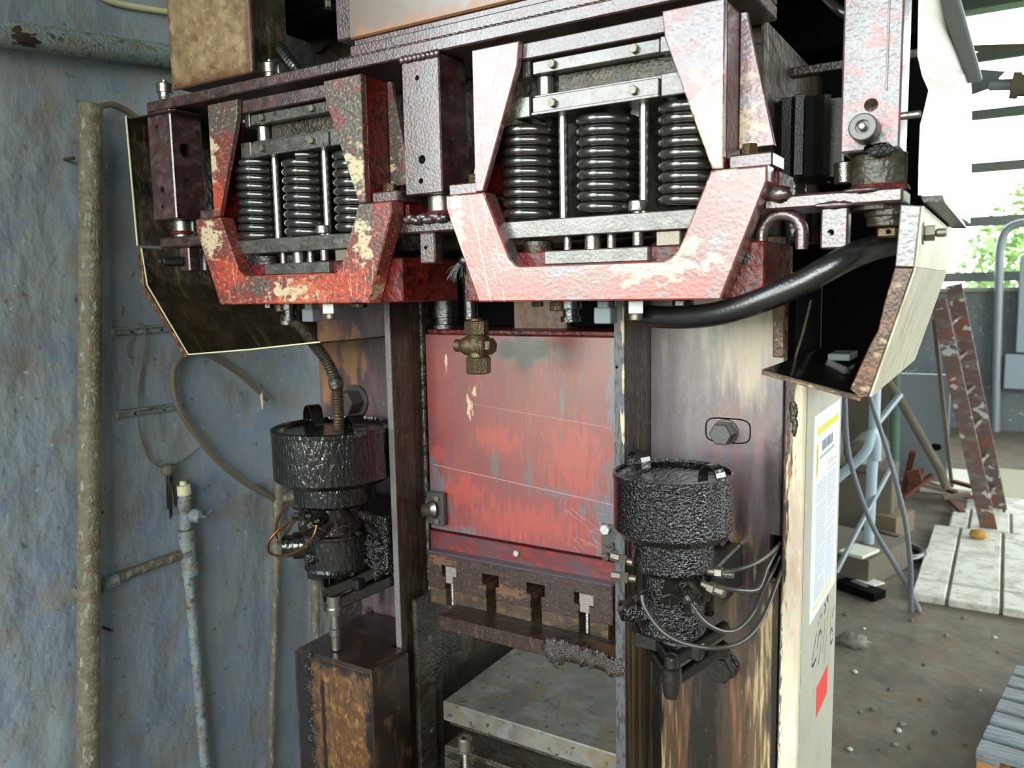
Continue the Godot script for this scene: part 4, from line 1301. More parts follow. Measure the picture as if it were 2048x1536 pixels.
func build_frames() -> void:
	# worn paint, dirtier on the left frame
	var la := [
		[501, 4, 4, 0.42, 0.72, C("8f362c"), 0.8, 0.42], [502, 8, 8, 0.5, 0.75, C("5c3a33"), 0.7, 0.38],
		[503, 11, 11, 0.46, 0.66, C("4f4944"), 0.95, 0.35, [[0.42, 0.08, 0.5, 0.12], [0.88, 0.25, 0.12, 0.35], [0.06, 0.1, 0.1, 0.1], [0.85, 0.6, 0.1, 0.08], [0.3, 0.9, 0.12, 0.06]]],
		[504, 18, 20, 0.5, 0.66, C("c3b591"), 0.95, 0.5, [[0.1, 0.27, 0.06, 0.16], [0.08, 0.66, 0.07, 0.09], [0.55, 0.95, 0.14, 0.07], [0.84, 0.42, 0.05, 0.1], [0.86, 0.73, 0.04, 0.1]]],
		[505, 20, 20, 0.5, 0.68, C("b23c25"), 0.8, 0.48, [[0.2, 0.85, 0.12, 0.1], [0.72, 0.92, 0.2, 0.1], [0.14, 0.45, 0.04, 0.1], [0.5, 1.0, 0.4, 0.03]]],
		[506, 40, 40, 0.66, 0.76, C("b79a74"), 0.6, 0.5], [507, 30, 60, 0.7, 0.8, C("2c1a17"), 0.6, 0.3]]
	var fl := paint(512, 512, C("70302a"), 0.42, la)
	var lb := [
		[511, 4, 4, 0.42, 0.72, C("8a4a44"), 0.8, 0.36], [512, 8, 8, 0.5, 0.75, C("6f6468"), 0.75, 0.3],
		[513, 10, 10, 0.48, 0.62, C("a23a30"), 0.9, 0.36, [[0.12, 0.75, 0.12, 0.2], [0.25, 0.95, 0.2, 0.08], [0.7, 0.95, 0.2, 0.06], [0.12, 0.15, 0.06, 0.1]]],
		[514, 14, 16, 0.5, 0.64, C("cbb58f"), 0.9, 0.42, [[0.05, 0.7, 0.03, 0.2], [0.16, 0.12, 0.03, 0.08], [0.7, 0.85, 0.16, 0.08], [0.85, 0.4, 0.08, 0.2]]],
		[515, 5, 5, 0.46, 0.7, C("6d6a72"), 0.8, 0.28, [[0.45, 0.82, 0.3, 0.06], [0.1, 0.05, 0.12, 0.1], [0.85, 0.1, 0.1, 0.2]]],
		[516, 40, 40, 0.66, 0.78, C("8d3a33"), 0.5, 0.4], [517, 50, 50, 0.72, 0.8, C("3a2623"), 0.6, 0.3]]
	var fr := paint(512, 512, C("7d4a47"), 0.34, lb)
	for i in 40:
		var q := Vector2(rng.randf_range(0.0, 0.35), rng.randf_range(0.55, 1.0))
		line(fr, q, q + Vector2(rng.randf_range(-0.02, 0.06), rng.randf_range(0.02, 0.08)), Color(0.85, 0.72, 0.62, 0.45), 1)
	line(fr, Vector2(0.105, 0.58), Vector2(0.17, 1.0), Color(0.85, 0.74, 0.6, 0.45), 2)
	for i in 40:
		var q := Vector2(rng.randf_range(0.0, 1.0), rng.randf_range(0.75, 1.0))
		line(fl, q, q + Vector2(rng.randf_range(-0.01, 0.02), rng.randf_range(0.02, 0.09)), Color(0.75, 0.66, 0.5, 0.5), 1)
	var ml := pmat(fl, -0.335, 0.335, 0.0, 0.5, N_fine, 0.12, 0.0, 0.6)
	var mr := wet(pmat(fr, -0.335, 0.335, 0.0, 0.5, N_fine, 0.12, 0.0, 1.0), 1.0, 0.22)

	var t := thing("spring_cage", "left red hexagonal spring frame, dirtier, with cream paint chips", "frame", Vector3.ZERO, "red spring frames")
	var st := S()
	# lower yoke: U with filleted inner corners
	var pts := PackedVector2Array([Vector2(-0.252, 0), Vector2(0.252, 0), Vector2(0.328, 0.195), Vector2(0.328, 0.22), Vector2(0.233, 0.22), Vector2(0.178, 0.093)])
	for i in 5:
		var a := i / 4.0
		pts.append(Vector2(lerpf(0.175, 0.15, a), 0.087 - 0.017 * sin(a * PI / 2)))
	for i in 5:
		var a := 1.0 - i / 4.0
		pts.append(Vector2(-lerpf(0.175, 0.15, a), 0.087 - 0.017 * sin(a * PI / 2)))
	pts.append_array(PackedVector2Array([Vector2(-0.178, 0.093), Vector2(-0.233, 0.22), Vector2(-0.328, 0.22), Vector2(-0.328, 0.195)]))
	prism(st, pts, -0.045, 0.0, 0.003)
	obj("lower_yoke", st, ml, t)
	for s: int in [-1, 1]:
		st = S()
		prism(st, PackedVector2Array([Vector2(0.254 * s, 0.222), Vector2(0.235 * s, 0.222), Vector2(0.149 * s, 0.452), Vector2(0.144 * s, 0.497), Vector2(0.254 * s, 0.497)]), -0.016, 0.0, 0.002)
		obj("upper_arm", st, ml, t)
		st = S()
		bb(st, 0.242 * s, 0.2545 * s, 0.222, 0.497, -0.1, -0.0155, 0.002)
		obj("side_flange", st, mats.darkred, t)
		st = S()
		prism(st, PackedVector2Array([Vector2(0.255 * s, 0.265), Vector2(0.318 * s, 0.265), Vector2(0.266 * s, 0.497), Vector2(0.255 * s, 0.497)]), -0.1, -0.088, 0.0015)
		var gu := obj("gusset", st, ml, t)
		st = S()
		bb(st, 0.258 * s, 0.332 * s, 0.2205, 0.245, -0.1, -0.018, 0.003)
		obj("foot_plate", st, mats.redgrime, t)
		st = S()
		bb(st, 0.27 * s, 0.335 * s, 0.17, 0.218, -0.16, -0.05, 0.003)
		obj("back_foot", st, mats.darkred, t)
		st = S()
		bolt(st, Vector3(0.285 * s, 0.245, -0.05), Vector3.UP, 0.0145, 0.02)
		obj("bolt", st, mats.bronze, t)
	st = S()
	bb(st, -0.315, 0.315, 0.0, 0.1, -0.26, -0.0455, 0.003)
	obj("base_slab", st, mats.darkred, t)
	st = S()
	bb(st, -0.15, 0.15, 0.466, 0.496, -0.06, -0.017, 0.002)
	obj("top_bar", st, mats.redgrime, t)
	t.position = Vector3(-1.478, 1.875, -1.38)
	var t2 := dup(t, Vector3(-0.676, 1.875, -1.38), "right red hexagonal spring frame, cleaner and glossy with scratches", "red spring frames")
	for c in t2.get_children():
		if c is MeshInstance3D and c.material_override == ml: c.material_override = mr

	# clamp rails with bolts
	var railm := mat(Color.WHITE, 1.0, 0.3, paint(512, 512, C("57534e"), 0.32, [[521, 5, 5, 0.42, 0.72, C("3d3934"), 0.8, 0.3], [522, 8, 24, 0.56, 0.75, C("77736c"), 0.6, 0.35], [523, 14, 14, 0.64, 0.85, C("2a221c"), 0.7, 0.25]]), 0.4, N_fine, 0.15, 0.9)
	wet(railm, 1.0, 0.2)
	t = thing("spring_clamp", "bolted double-rail upper spring clamp in the left red frame", "clamp", Vector3.ZERO, "upper spring clamps")
	st = S()
	bb(st, -0.131, 0.129, 0.4375, 0.4615, -0.1, -0.028, 0.0015)
	obj("upper_rail", st, railm, t)
	st = S()
	bb(st, -0.128, 0.131, 0.3625, 0.393, -0.13, -0.02, 0.0015)
	obj("lower_rail", st, railm, t)
	st = S()
	bb(st, -0.129, 0.132, 0.3915, 0.399, -0.13, -0.03, 0.0012)
	bb(st, -0.129, 0.132, 0.3585, 0.3645, -0.13, -0.016, 0.0012)
	obj("ledge", st, railm, t)
	st = S()
	bb(st, -0.09, 0.16, 0.399, 0.4375, -0.13, -0.055, 0.002)
	obj("web_plate", st, mats.oldsteel, t)
	for q: Array in [[-0.176, -0.1395, 0.36, 0.4, -0.03], [0.132, 0.2, 0.36, 0.4, -0.026], [-0.156, -0.138, 0.435, 0.468, -0.03], [0.1305, 0.152, 0.435, 0.464, -0.026]]:
		st = S()
		bb(st, q[0], q[1], q[2], q[3], -0.1, q[4], 0.002)
		obj("end_block", st, railm, t)
	st = S()
	cyl(st, Vector3(-0.118, 0.4, -0.06), Vector3(-0.118, 0.4375, -0.06), 0.019, 20)
	obj("post", st, mats.rod, t)
	for q: Vector3 in [Vector3(-0.086, 0.4505, -0.028), Vector3(0.082, 0.4505, -0.028), Vector3(-0.082, 0.3765, -0.02), Vector3(0.084, 0.3765, -0.02)]:
		st = S()
		bolt(st, q, Vector3(0, 0, 1), 0.0085, 0.009, 0.0, 0.2)
		obj("bolt", st, mats.nut, t)
	t.position = Vector3(-1.478, 1.875, -1.38)
	dup(t, Vector3(-0.676, 1.875, -1.38), "bolted double-rail upper spring clamp in the right red frame", "upper spring clamps")

	# lower spring seat bar with bolt and pad block
	t = thing("spring_support", "grey bar under the coil springs of the left red frame", "bar", Vector3.ZERO, "spring seat bars")
	st = S()
	prism(st, PackedVector2Array([Vector2(-0.198, 0.126), Vector2(0.2, 0.126), Vector2(0.214, 0.161), Vector2(-0.212, 0.161)]), -0.17, -0.03, 0.002)
	obj("bar", st, railm, t)
	st = S()
	bb(st, -0.111, 0.108, 0.0715, 0.0985, -0.16, -0.028, 0.002)
	obj("pad_block", st, railm, t)
	st = S()
	lathe(st, Vector3(-0.15, 0.068, -0.075), Vector3.UP, [Vector2(0, 0), Vector2(0.024, 0), Vector2(0.022, 0.006), Vector2(0.022, 0.028), Vector2(0.03, 0.03), Vector2(0.03, 0.052), Vector2(0.02, 0.056), Vector2(0, 0.056)], 24)
	for i in 5:
		var a := i * 0.5 - 0.4
		cyl(st, Vector3(-0.15 + cos(a + 1.2) * 0.0285, 0.109, -0.075 + sin(a + 1.2) * 0.0285), Vector3(-0.15 + cos(a + 1.2) * 0.0305, 0.109, -0.075 + sin(a + 1.2) * 0.0305), 0.004, 8, 0.0003)
	obj("collar_nut", st, mats.oldsteel, t)
	for q: Array in [[-0.075, 0.0085], [-0.02, 0.016], [0.02, 0.009]]:
		st = S()
		cyl(st, Vector3(q[0], 0.0985, -0.06), Vector3(q[0], 0.126, -0.06), q[1], 14, 0.001)
		obj("spacer_pin", st, mats.steel, t)
	st = S()
	cyl(st, Vector3(0.081, 0.1, -0.045), Vector3(0.081, 0.167, -0.045), 0.0105, 16)
	cyl(st, Vector3(0.081, 0.164, -0.045), Vector3(0.081, 0.184, -0.045), 0.0185, 20)
	obj("cap_screw", st, mats.steel, t)
	st = S()
	bb(st, 0.118, 0.165, 0.098, 0.126, -0.09, -0.04, 0.002)
	obj("stop_block", st, mats.nut, t)
	# fittings under the yoke
	for q: Array in [[-0.152, 0.012, 0.011, 6], [-0.108, 0.014, 0.02, 6], [0.066, 0.019, 0.026, 4], [0.16, 0.02, 0.012, 8]]:
		st = S()
		hexa(st, Vector3(q[0], -0.001 - q[2], -0.07), Vector3(q[0], -0.001, -0.07), q[1], 0.4, q[3])
		obj("under_nut", st, mats.bronze if q[1] == 0.014 else mats.brightnut if q[3] == 4 else mats.oil, t)
	st = S()
	lathe(st, Vector3(-0.075, -0.001, -0.07), Vector3.DOWN, [Vector2(0, 0), Vector2(0.022, 0), Vector2(0.022, 0.016), Vector2(0.016, 0.017), Vector2(0.016, 0.03), Vector2(0.021, 0.031), Vector2(0.021, 0.042), Vector2(0, 0.042)], 16)
	obj("drain_plug", st, mats.oil, t)
	st = S()
	bb(st, -0.017, 0.019, -0.046, -0.014, -0.09, -0.055, 0.002)
	bb(st, -0.012, 0.012, -0.016, -0.001, -0.085, -0.06, 0.002)
	obj("sensor_block", st, mats.greymetal, t)
	st = S()
	cyl(st, Vector3(0.066, -0.04, -0.07), Vector3(0.066, -0.026, -0.07), 0.013, 16)
	obj("threaded_end", st, mats.nut, t)
	t.position = Vector3(-1.478, 1.875, -1.38)
	dup(t, Vector3(-0.676, 1.875, -1.38), "bright bar under the coil springs of the right red frame", "spring seat bars")

	# springs and guide rods
	st = S()
	var hp := []
	var turns := 9.3
	for i in int(turns * 22) + 1:
		var a := TAU * i / 22.0
		var f := i / (turns * 22)
		var y := 0.0095 + (0.2 - 0.019) * clampf((f - 0.02) / 0.96, 0.0, 1.0)
		hp.append(Vector3(cos(a) * 0.058, y, sin(a) * 0.058))
	tube(st, hp, 0.0105, 10)
	var sp := obj("coil_spring", st, mats.spring)
	var sl := ["leftmost dark coil spring in the left red frame", "middle dark coil spring in the left red frame", "rightmost dark coil spring in the left frame, half behind the arm", "leftmost dark coil spring in the right red frame", "middle dark coil spring in the right red frame", "rightmost dark coil spring in the right frame, half behind the arm"]
	var n := 0
	for cx: float in [-1.478, -0.676]:
		for ox: float in [-0.163, 0.005, 0.172]:
			var p := Vector3(cx + ox, 1.875 + 0.161, -1.38 - 0.085)
			if n == 0:
				sp.position = p
				tag(sp, sl[0], "spring", "coil springs")
			else:
				var o := dup(sp, p, sl[n], "coil springs")
				o.rotation.y = n * 0.4
			n += 1
	st = S()
	cyl(st, Vector3(0, 0, 0), Vector3(0, 0.236, 0), 0.0095, 16, 0.001)
	var rod := obj("guide_rod", st, mats.rod)
	var rl := ["left bright guide rod between the left frame's springs", "right bright guide rod between the left frame's springs", "left bright guide rod between the right frame's springs", "right bright guide rod between the right frame's springs"]
	n = 0
	for cx: float in [-1.478, -0.676]:
		for ox: float in [-0.077, 0.091]:
			var p := Vector3(cx + ox, 1.875 + 0.126, -1.38 - 0.05)
			if n == 0:
				rod.position = p
				tag(rod, rl[0], "rod", "spring guide rods")
			else:
				dup(rod, p, rl[n], "spring guide rods")
			n += 1

func build_posts() -> void:
	var yb := 2.108
	var yt := 2.3994 * 0.5 + 2.3978 * 0.5
	var zp := -1.42
	# left post
	var spec := [
		[-2.0354, -1.9362, "left hanging dark red post of the top beam, with a round side hole", [[Vector3(-1.9957, 2.3565, -1.42), 0.006, 2], [Vector3(-1.9884, 2.188, -1.42), 0.009, 2], [Vector3(-1.9934, 2.144, -1.42), 0.006, 2]], yt],
		[-1.1418, -1.0407, "middle hanging post between the two red frames, with drilled holes", [[Vector3(-1.0993, 2.3525, -1.42), 0.0055, 2], [Vector3(-1.0928, 2.1818, -1.42), 0.0095, 2], [Vector3(-1.0973, 2.1368, -1.42), 0.006, 2]], yt],
		[-0.2428, -0.1553, "right hanging post with rough pinkish paint, beside the white guard", [[Vector3(-0.1983, 2.1783, -1.42), 0.0105, 2]], 3.0]]
	var i := 0
	for q: Array in spec:
		var x0: float = q[0]
		var x1: float = q[1]
		var t := thing("hanging_post", q[2], "post", Vector3((x0 + x1) / 2, yb, zp - 0.05), "hanging posts")
		var holes := []
		for h: Array in q[3]:
			holes.append([h[0] + Vector3(0, 0, -0.02), h[1], 0.06, h[2]])
		if i == 0:
			holes.append([Vector3(x1, Vector3(-1.926, 2.2939, -1.4627).y, Vector3(-1.926, 2.2939, -1.4627).z), 0.0185, 0.08, 0])
		var m: Material = [mats.redgrime, mats.redgrime, mats.postpaint][i]
		csg("post_body", t, Vector3((x0 + x1) / 2, (yb + q[4]) / 2, zp - 0.05), Vector3(x1 - x0, q[4] - yb, 0.1), m, holes)
		if i == 1:
			var st := S()
			for k in 9:
				blob(st, Vector3(lerpf(x0 + 0.004, x1 - 0.004, k / 8.0), yt - 0.004, zp + 0.001), Vector3(0.008, 0.008, 0.006), 0.5, 20 + k, 7)
			obj("weld_bead", st, mats.redgrime, t)
		if i == 2:
			var st := S()
			var p := Vector3(-0.2037, 2.139, -1.42)
			lathe(st, p, Vector3(0, 0, 1), [Vector2(0.022, 0), Vector2(0.021, 0.04), Vector2(0.019, 0.042), Vector2(0.011, 0.042), Vector2(0.011, 0.034), Vector2(0, 0.034)], 24)
			obj("roller", st, mats.bolt, t)
			st = S()
			cyl(st, p + Vector3(0, 0, 0.034), p + Vector3(0, 0, 0.05), 0.006, 12)
			obj("pin", st, mats.steel, t)
			st = S()
			bb(st, -0.1781, -0.1752, yb + 0.09, 3.0, zp - 0.01, zp + 0.0025, 0.001)
			obj("seam", st, mats.redgrime, t)
			st = S()
			blob(st, p + Vector3(0.02, -0.032, 0.001), Vector3(0.022, 0.011, 0.004), 0.6, 40, 9)
			obj("grease_lump", st, mats.grease, t)
		i += 1
	# shafts below the posts
	var shaft := [["round steel shaft below the left hanging post", -1.985, 0.028, 2.0682], ["round steel shaft below the middle hanging post", -1.085, 0.03, 2.0637], ["thick dark steel shaft below the right hanging post", -0.19, 0.042, 2.0469]]
	for q: Array in shaft:
		var t := thing("post_shaft", q[0], "shaft", Vector3(q[1], q[3], zp - 0.055), "shafts below the posts")
		var st := S()
		cyl(st, Vector3(q[1], q[3] - 0.03, zp - 0.055), Vector3(q[1], yb - 0.0005, zp - 0.055), q[2], 30, 0.001)
		obj("shaft", st, mats.steel if q[1] < -0.5 else mats.oldsteel, t)
		st = S()
		lathe(st, Vector3(q[1], q[3] + 0.001, zp - 0.055), Vector3.UP, [Vector2(q[2] + 0.006, 0), Vector2(q[2] + 0.003, 0.008), Vector2(q[2], 0.01)], 30)
		obj("weld_collar", st, mats.darkred, t)
	# carrier arms
	var am: Material = mats.redgrime
	# right arm
	var ry1 := 2.0486
	var ry0 := 2.0246
	var t := thing("carrier_arm", "right carrier arm with hanging lug under the thick shaft", "arm", Vector3(-0.2328, 2.0334, -1.42), "carrier arms")
	var st := S()
	bb(st, -0.3627, -0.1475, ry0, ry1, zp - 0.11, zp, 0.004)
	obj("bar", st, am, t)
	st = S()
	blob(st, Vector3(-0.3394, 2.0511, -1.42), Vector3(0.022, 0.014, 0.012), 0.5, 71, 10)
	blob(st, Vector3(-0.2495, 2.0266, -1.42), Vector3(0.028, 0.006, 0.006), 0.6, 72, 10)
	blob(st, Vector3(-0.2069, 2.0473, -1.42), Vector3(0.026, 0.005, 0.008), 0.6, 73, 10)
	obj("weld_bead", st, am, t)
	csg("lug", t, Vector3(-0.2486, 1.9895, zp - 0.016), Vector3(-0.2278 - -0.2704, ry0 - 1.9562 - 0.001, 0.03), am, [[Vector3(-0.2538, 1.9825, -1.42) + Vector3(0, 0, -0.015), 0.0055, 0.06, 2]])
	st = S()
	lathe(st, Vector3(-0.175, ry0 - 0.0005, zp - 0.06), Vector3.DOWN, [Vector2(0, 0), Vector2(0.036, 0), Vector2(0.037, 0.004), Vector2(0.037, 0.016), Vector2(0.033, 0.018), Vector2(0.033, 0.032), Vector2(0.03, 0.034), Vector2(0, 0.034)], 30)
	var nt := obj("retaining_nut", st, mats.oldsteel, t)
	st = S()
	bb(st, -0.19, -0.16, ry0 - 0.052, ry0 - 0.034, zp - 0.075, zp - 0.045, 0.003)
	obj("square_end", st, mats.bronze, nt)
	st = S()
	cyl(st, Vector3(-0.172, ry0 - 0.043, zp - 0.046), Vector3(-0.172, ry0 - 0.043, zp - 0.0435), 0.004, 10, 0.0005)
	obj("dimple", st, mats.black, nt)
	# middle arm
	t = thing("carrier_arm", "middle carrier arm with welded lug between the two frames", "arm", Vector3(-1.0766, 2.0416, -1.42), "carrier arms")
	var my1 := 2.0573
	var my0 := 2.0263
	st = S()
	bb(st, -1.1799, -0.9462, my0, my1, zp - 0.11, zp - 0.005, 0.004)
	obj("bar", st, mats.grime, t)
	st = S()
	for k in 12:
		blob(st, Vector3(-1.1382, 2.056, -1.42) + Vector3(k * 0.009, 0.004 * sin(k * 1.7), 0), Vector3(0.012, 0.009, 0.01), 0.5, 80 + k, 7)
	obj("weld_bead", st, mats.grime, t)
	csg("lug", t, Vector3(-1.0894, 1.9928, zp - 0.02), Vector3(-1.0676 - -1.1087, my0 - 1.9582 - 0.001, 0.032), mats.grime, [[Vector3(-1.0935, 1.9941, -1.42) + Vector3(0, 0, -0.015), 0.0045, 0.06, 2]])
	# left arm
	t = thing("carrier_arm", "left carrier arm with a small lug and bolt", "arm", Vector3(-1.9077, 2.0383, -1.42), "carrier arms")
	var ly1 := 2.0601
	var ly0 := 2.0308
	st = S()
	bb(st, -2.0175, -1.7946, ly0, ly1, zp - 0.1, zp, 0.004)
	obj("bar", st, mats.grime, t)
	st = S()
	bb(st, -1.9378, -1.8974, 1.965, ly0 - 0.001, zp - 0.04, zp - 0.002, 0.003)
	obj("lug", st, mats.grime, t)
	st = S()
	var lp := Vector3(-1.9254, 1.992, -1.42)
	cyl(st, lp, lp + Vector3(-0.02, 0, 0.045), 0.0135, 18)
	cyl(st, lp + Vector3(-0.02, 0, 0.045), lp + Vector3(-0.024, 0, 0.053), 0.007, 12)
	obj("bolt", st, mats.rubber, t)
	st = S()
	cyl(st, Vector3(lp.x - 0.004, lp.y, zp - 0.02), Vector3(lp.x - 0.004, ly0, zp - 0.02), 0.009, 14)
	obj("pin", st, mats.steel, t)
	# U hooks
	var rx0 := -0.3709
	var rx1 := -0.3029
	for q: Array in [[rx0, rx1, 1.9582, ry0, 0.0105, "inverted U-shaped round hook under the right carrier arm"], [-1.8538, -1.8538 + 0.078, 1.967, ly0, 0.009, "inverted U-shaped round hook beside the left red frame"]]:
		st = S()
		var r: float = (q[1] - q[0]) / 2.0
		var cx: float = (q[0] + q[1]) / 2.0
		var cy: float = q[3] - r - q[4] * 0.6
		var hp := [Vector3(q[0], q[2], zp - 0.02)]
		for k in 13:
			var a := PI - PI * k / 12.0
			hp.append(Vector3(cx + cos(a) * r, cy + sin(a) * r, zp - 0.02))
		hp.append(Vector3(q[1], q[2], zp - 0.02))
		tube(st, hp, q[4], 14)
		tag(obj("u_hook", st, mats.redgrime if r > 0.03 and q[4] > 0.01 else mats.grime), q[5], "hook", "U hooks")

func sheet(st: SurfaceTool, pts: Array, z0: float, z1: float, th: float) -> void:
	# bent plate: outline in x,y pushed along z, with thickness to the right of the path
	for i in pts.size() - 1:
		var a: Vector2 = pts[i]
		var b: Vector2 = pts[i + 1]
		var d := (b - a).normalized()
		var nrm := Vector2(d.y, -d.x) * th
		prism(st, PackedVector2Array([a, b, b + nrm, a + nrm]), z0, z1, 0.0008)

func build_guards() -> void:
	# left guard
	var zg := -1.4
	var t := thing("side_guard", "upper left guard plate, dark inside, behind the left post", "guard", Vector3(-2.1023, 2.3039, -1.4))
	var st := S()
	sheet(st, [Vector2(-2.0984, 2.3909), Vector2(-2.0884, 2.0429)], -2.15, zg, 0.004)
	obj("plate", st, mats.guardin, t)
	st = S()
	bb(st, -2.0984, -1.9, 2.3909 - 0.004, 2.3909, -2.15, zg - 0.01, 0.001)
	obj("top_flange", st, mats.guardin, t)
	st = S()
	tube(st, [Vector3(-2.095, 2.3928, -1.398), Vector3(-2.0855, 2.0414, -1.398)], 0.0028, 6)
	obj("edge_trim", st, mats.cream_cable, t)
	t = thing("lower_guard", "lower left bent guard tray with a rusty brown outer edge", "guard", Vector3(-1.9887, 1.8333, -1.4))
	st = S()
	var gl := [Vector2(-2.0757, 2.0341), Vector2(-2.0607, 1.9296), Vector2(-1.9012, 1.7397)]
	sheet(st, gl, -2.15, zg, 0.004)
	obj("plate", st, mats.guardin, t)
	st = S()
	sheet(st, [Vector2(-1.9012, 1.7397), Vector2(-1.4016, 1.7828)], -2.15, zg, 0.004)
	obj("tray", st, mats.guardin, t)
	st = S()
	bb(st, -2.1, -1.9, 1.76, 2.0, -2.16, -2.15, 0.001)
	prism(st, PackedVector2Array([Vector2(-2.0718, 2.0284), Vector2(-2.0607, 1.9296), Vector2(-1.9012, 1.7397), Vector2(-1.4016, 1.7828), Vector2(-1.5, 2.02)]), -2.16, -2.15, 0.001)
	obj("end_plate", st, mats.guardin, t)
	st = S()
	sheet(st, [Vector2(-2.0686, 2.0388), Vector2(-2.0657, 1.9298), Vector2(-1.8959, 1.7383)], -1.402, -1.395, 0.014)
	obj("front_lip", st, mats.guardlip, t)
	st = S()
	tube(st, [Vector3(-2.0609, 2.0318, -1.393), Vector3(-2.0458, 1.9294, -1.393), Vector3(-1.8874, 1.7406, -1.393), Vector3(-1.6414, 1.7598, -1.393), Vector3(-1.3946, 1.7834, -1.393)], 0.0022, 6)
	obj("edge_trim", st, mats.cream_cable, t)

	# right upper guard: white plate bowed at its front edge
	t = thing("side_guard", "tall white upper guard plate at the top right of the press", "guard", Vector3(-0.121, 2.0983, -1.4))
	var white := mat(C("dcdccf"), 0.4, 0.0, null, 0.8, N_lump, 0.06)
	st = S()
	var fe := [Vector2(-0.125, 2.75), Vector2(-0.1303, 2.3178), Vector2(-0.1288, 2.2385), Vector2(-0.1216, 2.2084), Vector2(-0.112, 2.1852), Vector2(-0.1165, 2.1603), Vector2(-0.1216, 2.1353), Vector2(-0.1215, 2.0761), Vector2(-0.1206, 2.0311)]
	var be := [Vector3(-0.12, 2.4033, -1.3883), Vector3(-0.107, 2.3534, -1.5432), Vector3(-0.096, 2.3479, -1.8641), Vector3(-0.088, 2.3277, -1.9997), Vector3(-0.086, 2.3021, -2.0532), Vector3(-0.086, 2.272, -2.0905), Vector3(-0.086, 2.236, -2.1349), Vector3(-0.086, 2.1457, -2.2164), Vector3(-0.086, 2.0376, -2.2862)]
	for i in fe.size() - 1:
		for o: float in [0.0, -0.004]:
			var a := Vector3(fe[i].x + o, fe[i].y, -1.4)
			var b := Vector3(fe[i + 1].x + o, fe[i + 1].y, -1.4)
			var c := Vector3(be[i + 1].x + o, be[i + 1].y, be[i + 1].z)
			var d := Vector3(be[i].x + o, be[i].y, be[i].z)
			quad(st, a, b, c, d, a + Vector3(-1.0 if o == 0.0 else 1.0, 0, 0))
		var a2 := Vector3(fe[i].x, fe[i].y, -1.4)
		var b2 := Vector3(fe[i + 1].x, fe[i + 1].y, -1.4)
		quad(st, a2, b2, b2 - Vector3(0.004, 0, 0), a2 - Vector3(0.004, 0, 0), a2 - Vector3(0, 0, 1))
	obj("plate", st, white, t)
	st = S()
	prism(st, PackedVector2Array([Vector2(-0.122, 2.03), Vector2(-0.092, 2.03), Vector2(-0.088, 2.018), Vector2(-0.118, 2.02)]), -2.14, -1.41, 0.001)
	obj("bottom_lip", st, mats.oldsteel, t)
	st = S()
	cyl(st, Vector3(-0.1276, 2.1573, -1.43) - Vector3(0.03, 0, 0), Vector3(-0.1276, 2.1573, -1.43), 0.006, 12)
	obj("bolt", st, mats.steel, t)
	t = thing("sloping_panel", "dark sloping cover edge beside the top of the white guard", "panel", Vector3(-0.1153, 2.4521, -2.3))
	st = S()
	plank(st, Vector3(-0.108, 2.3587, -1.4097), Vector3(-0.08, 2.3106, -1.9712), 0.012, 0.03, Vector3(1, 0, 0))
	obj("edge_strip", st, mats.greymetal, t)
	st = S()
	plank(st, Vector3(-0.1474, 2.6603, -2.25), Vector3(-0.1325, 2.4945, -2.25), 0.02, 0.02, Vector3(0, 0, 1))
	obj("edge_strip", st, mats.greymetal, t)

	# right lower guard
	t = thing("lower_guard", "lower right cream guard tray with thick brown front edge", "guard", Vector3(-0.1443, 1.8713, -1.4))
	var f0 := Vector2(-0.12, 2.0146)
	var f1 := Vector2(-0.1263, 1.9221)
	var f2 := Vector2(-0.1852, 1.7162)
	st = S()
	sheet(st, [f2, f1, f0], -2.12, -1.402, 0.004)
	obj("plate", st, mats.guardout, t)
	st = S()
	prism(st, PackedVector2Array([f0, Vector2(-0.1479, 2.018), Vector2(-0.1525, 1.9237), f1]), -1.412, -1.398, 0.0015)
	var gm := mat(C("8f8b8c"), 0.35, 0.3, null, 0.2, N_mid, 0.3)
	obj("front_edge", st, gm, t)
	st = S()
	prism(st, PackedVector2Array([f1 - Vector2(0, 0.002), Vector2(-0.1531, 1.9221), Vector2(-0.167, 1.8637), Vector2(-0.1738, 1.824), Vector2(-0.1855, 1.7997), Vector2(-0.2135, 1.7271), Vector2(-0.1979, 1.7131), f2]), -1.412, -1.398, 0.0015)
	obj("front_edge", st, mats.guardlip, t)
	st = S()
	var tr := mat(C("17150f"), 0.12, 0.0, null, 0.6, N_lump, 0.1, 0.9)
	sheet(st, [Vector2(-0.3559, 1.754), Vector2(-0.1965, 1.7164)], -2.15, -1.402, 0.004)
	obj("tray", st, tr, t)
	st = S()
	sheet(st, [Vector2(-0.3559, 1.7514), Vector2(-0.1964, 1.7132)], -1.41, -1.4, 0.006)
	obj("tray_lip", st, mats.guardlip, t)
	st = S()
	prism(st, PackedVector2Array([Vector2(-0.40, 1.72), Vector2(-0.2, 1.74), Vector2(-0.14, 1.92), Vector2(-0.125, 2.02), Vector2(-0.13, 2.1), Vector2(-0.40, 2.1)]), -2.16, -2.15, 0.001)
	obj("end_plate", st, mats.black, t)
	st = S()
	var bp := Vector3(-0.105, 1.9657, -1.263)
	bolt(st, bp, Vector3(1, 0, 0), 0.0115, 0.016, 0.016)
	cyl(st, bp + Vector3(0.016, 0, 0), bp + Vector3(0.03, 0, 0), 0.006, 12)
	obj("bolt", st, mats.nut, t)
	st = S()
	bb(st, -0.3121, -0.2688, 1.7407, 1.7551, -1.85, -1.75, 0.002)
	obj("tray_block", st, mats.greymetal, t)
	st = S()
	bb(st, -0.4114, -0.3892, 1.7489, 1.8571, -1.74, -1.7, 0.002)
	obj("hanger", st, mats.guardlip, t)
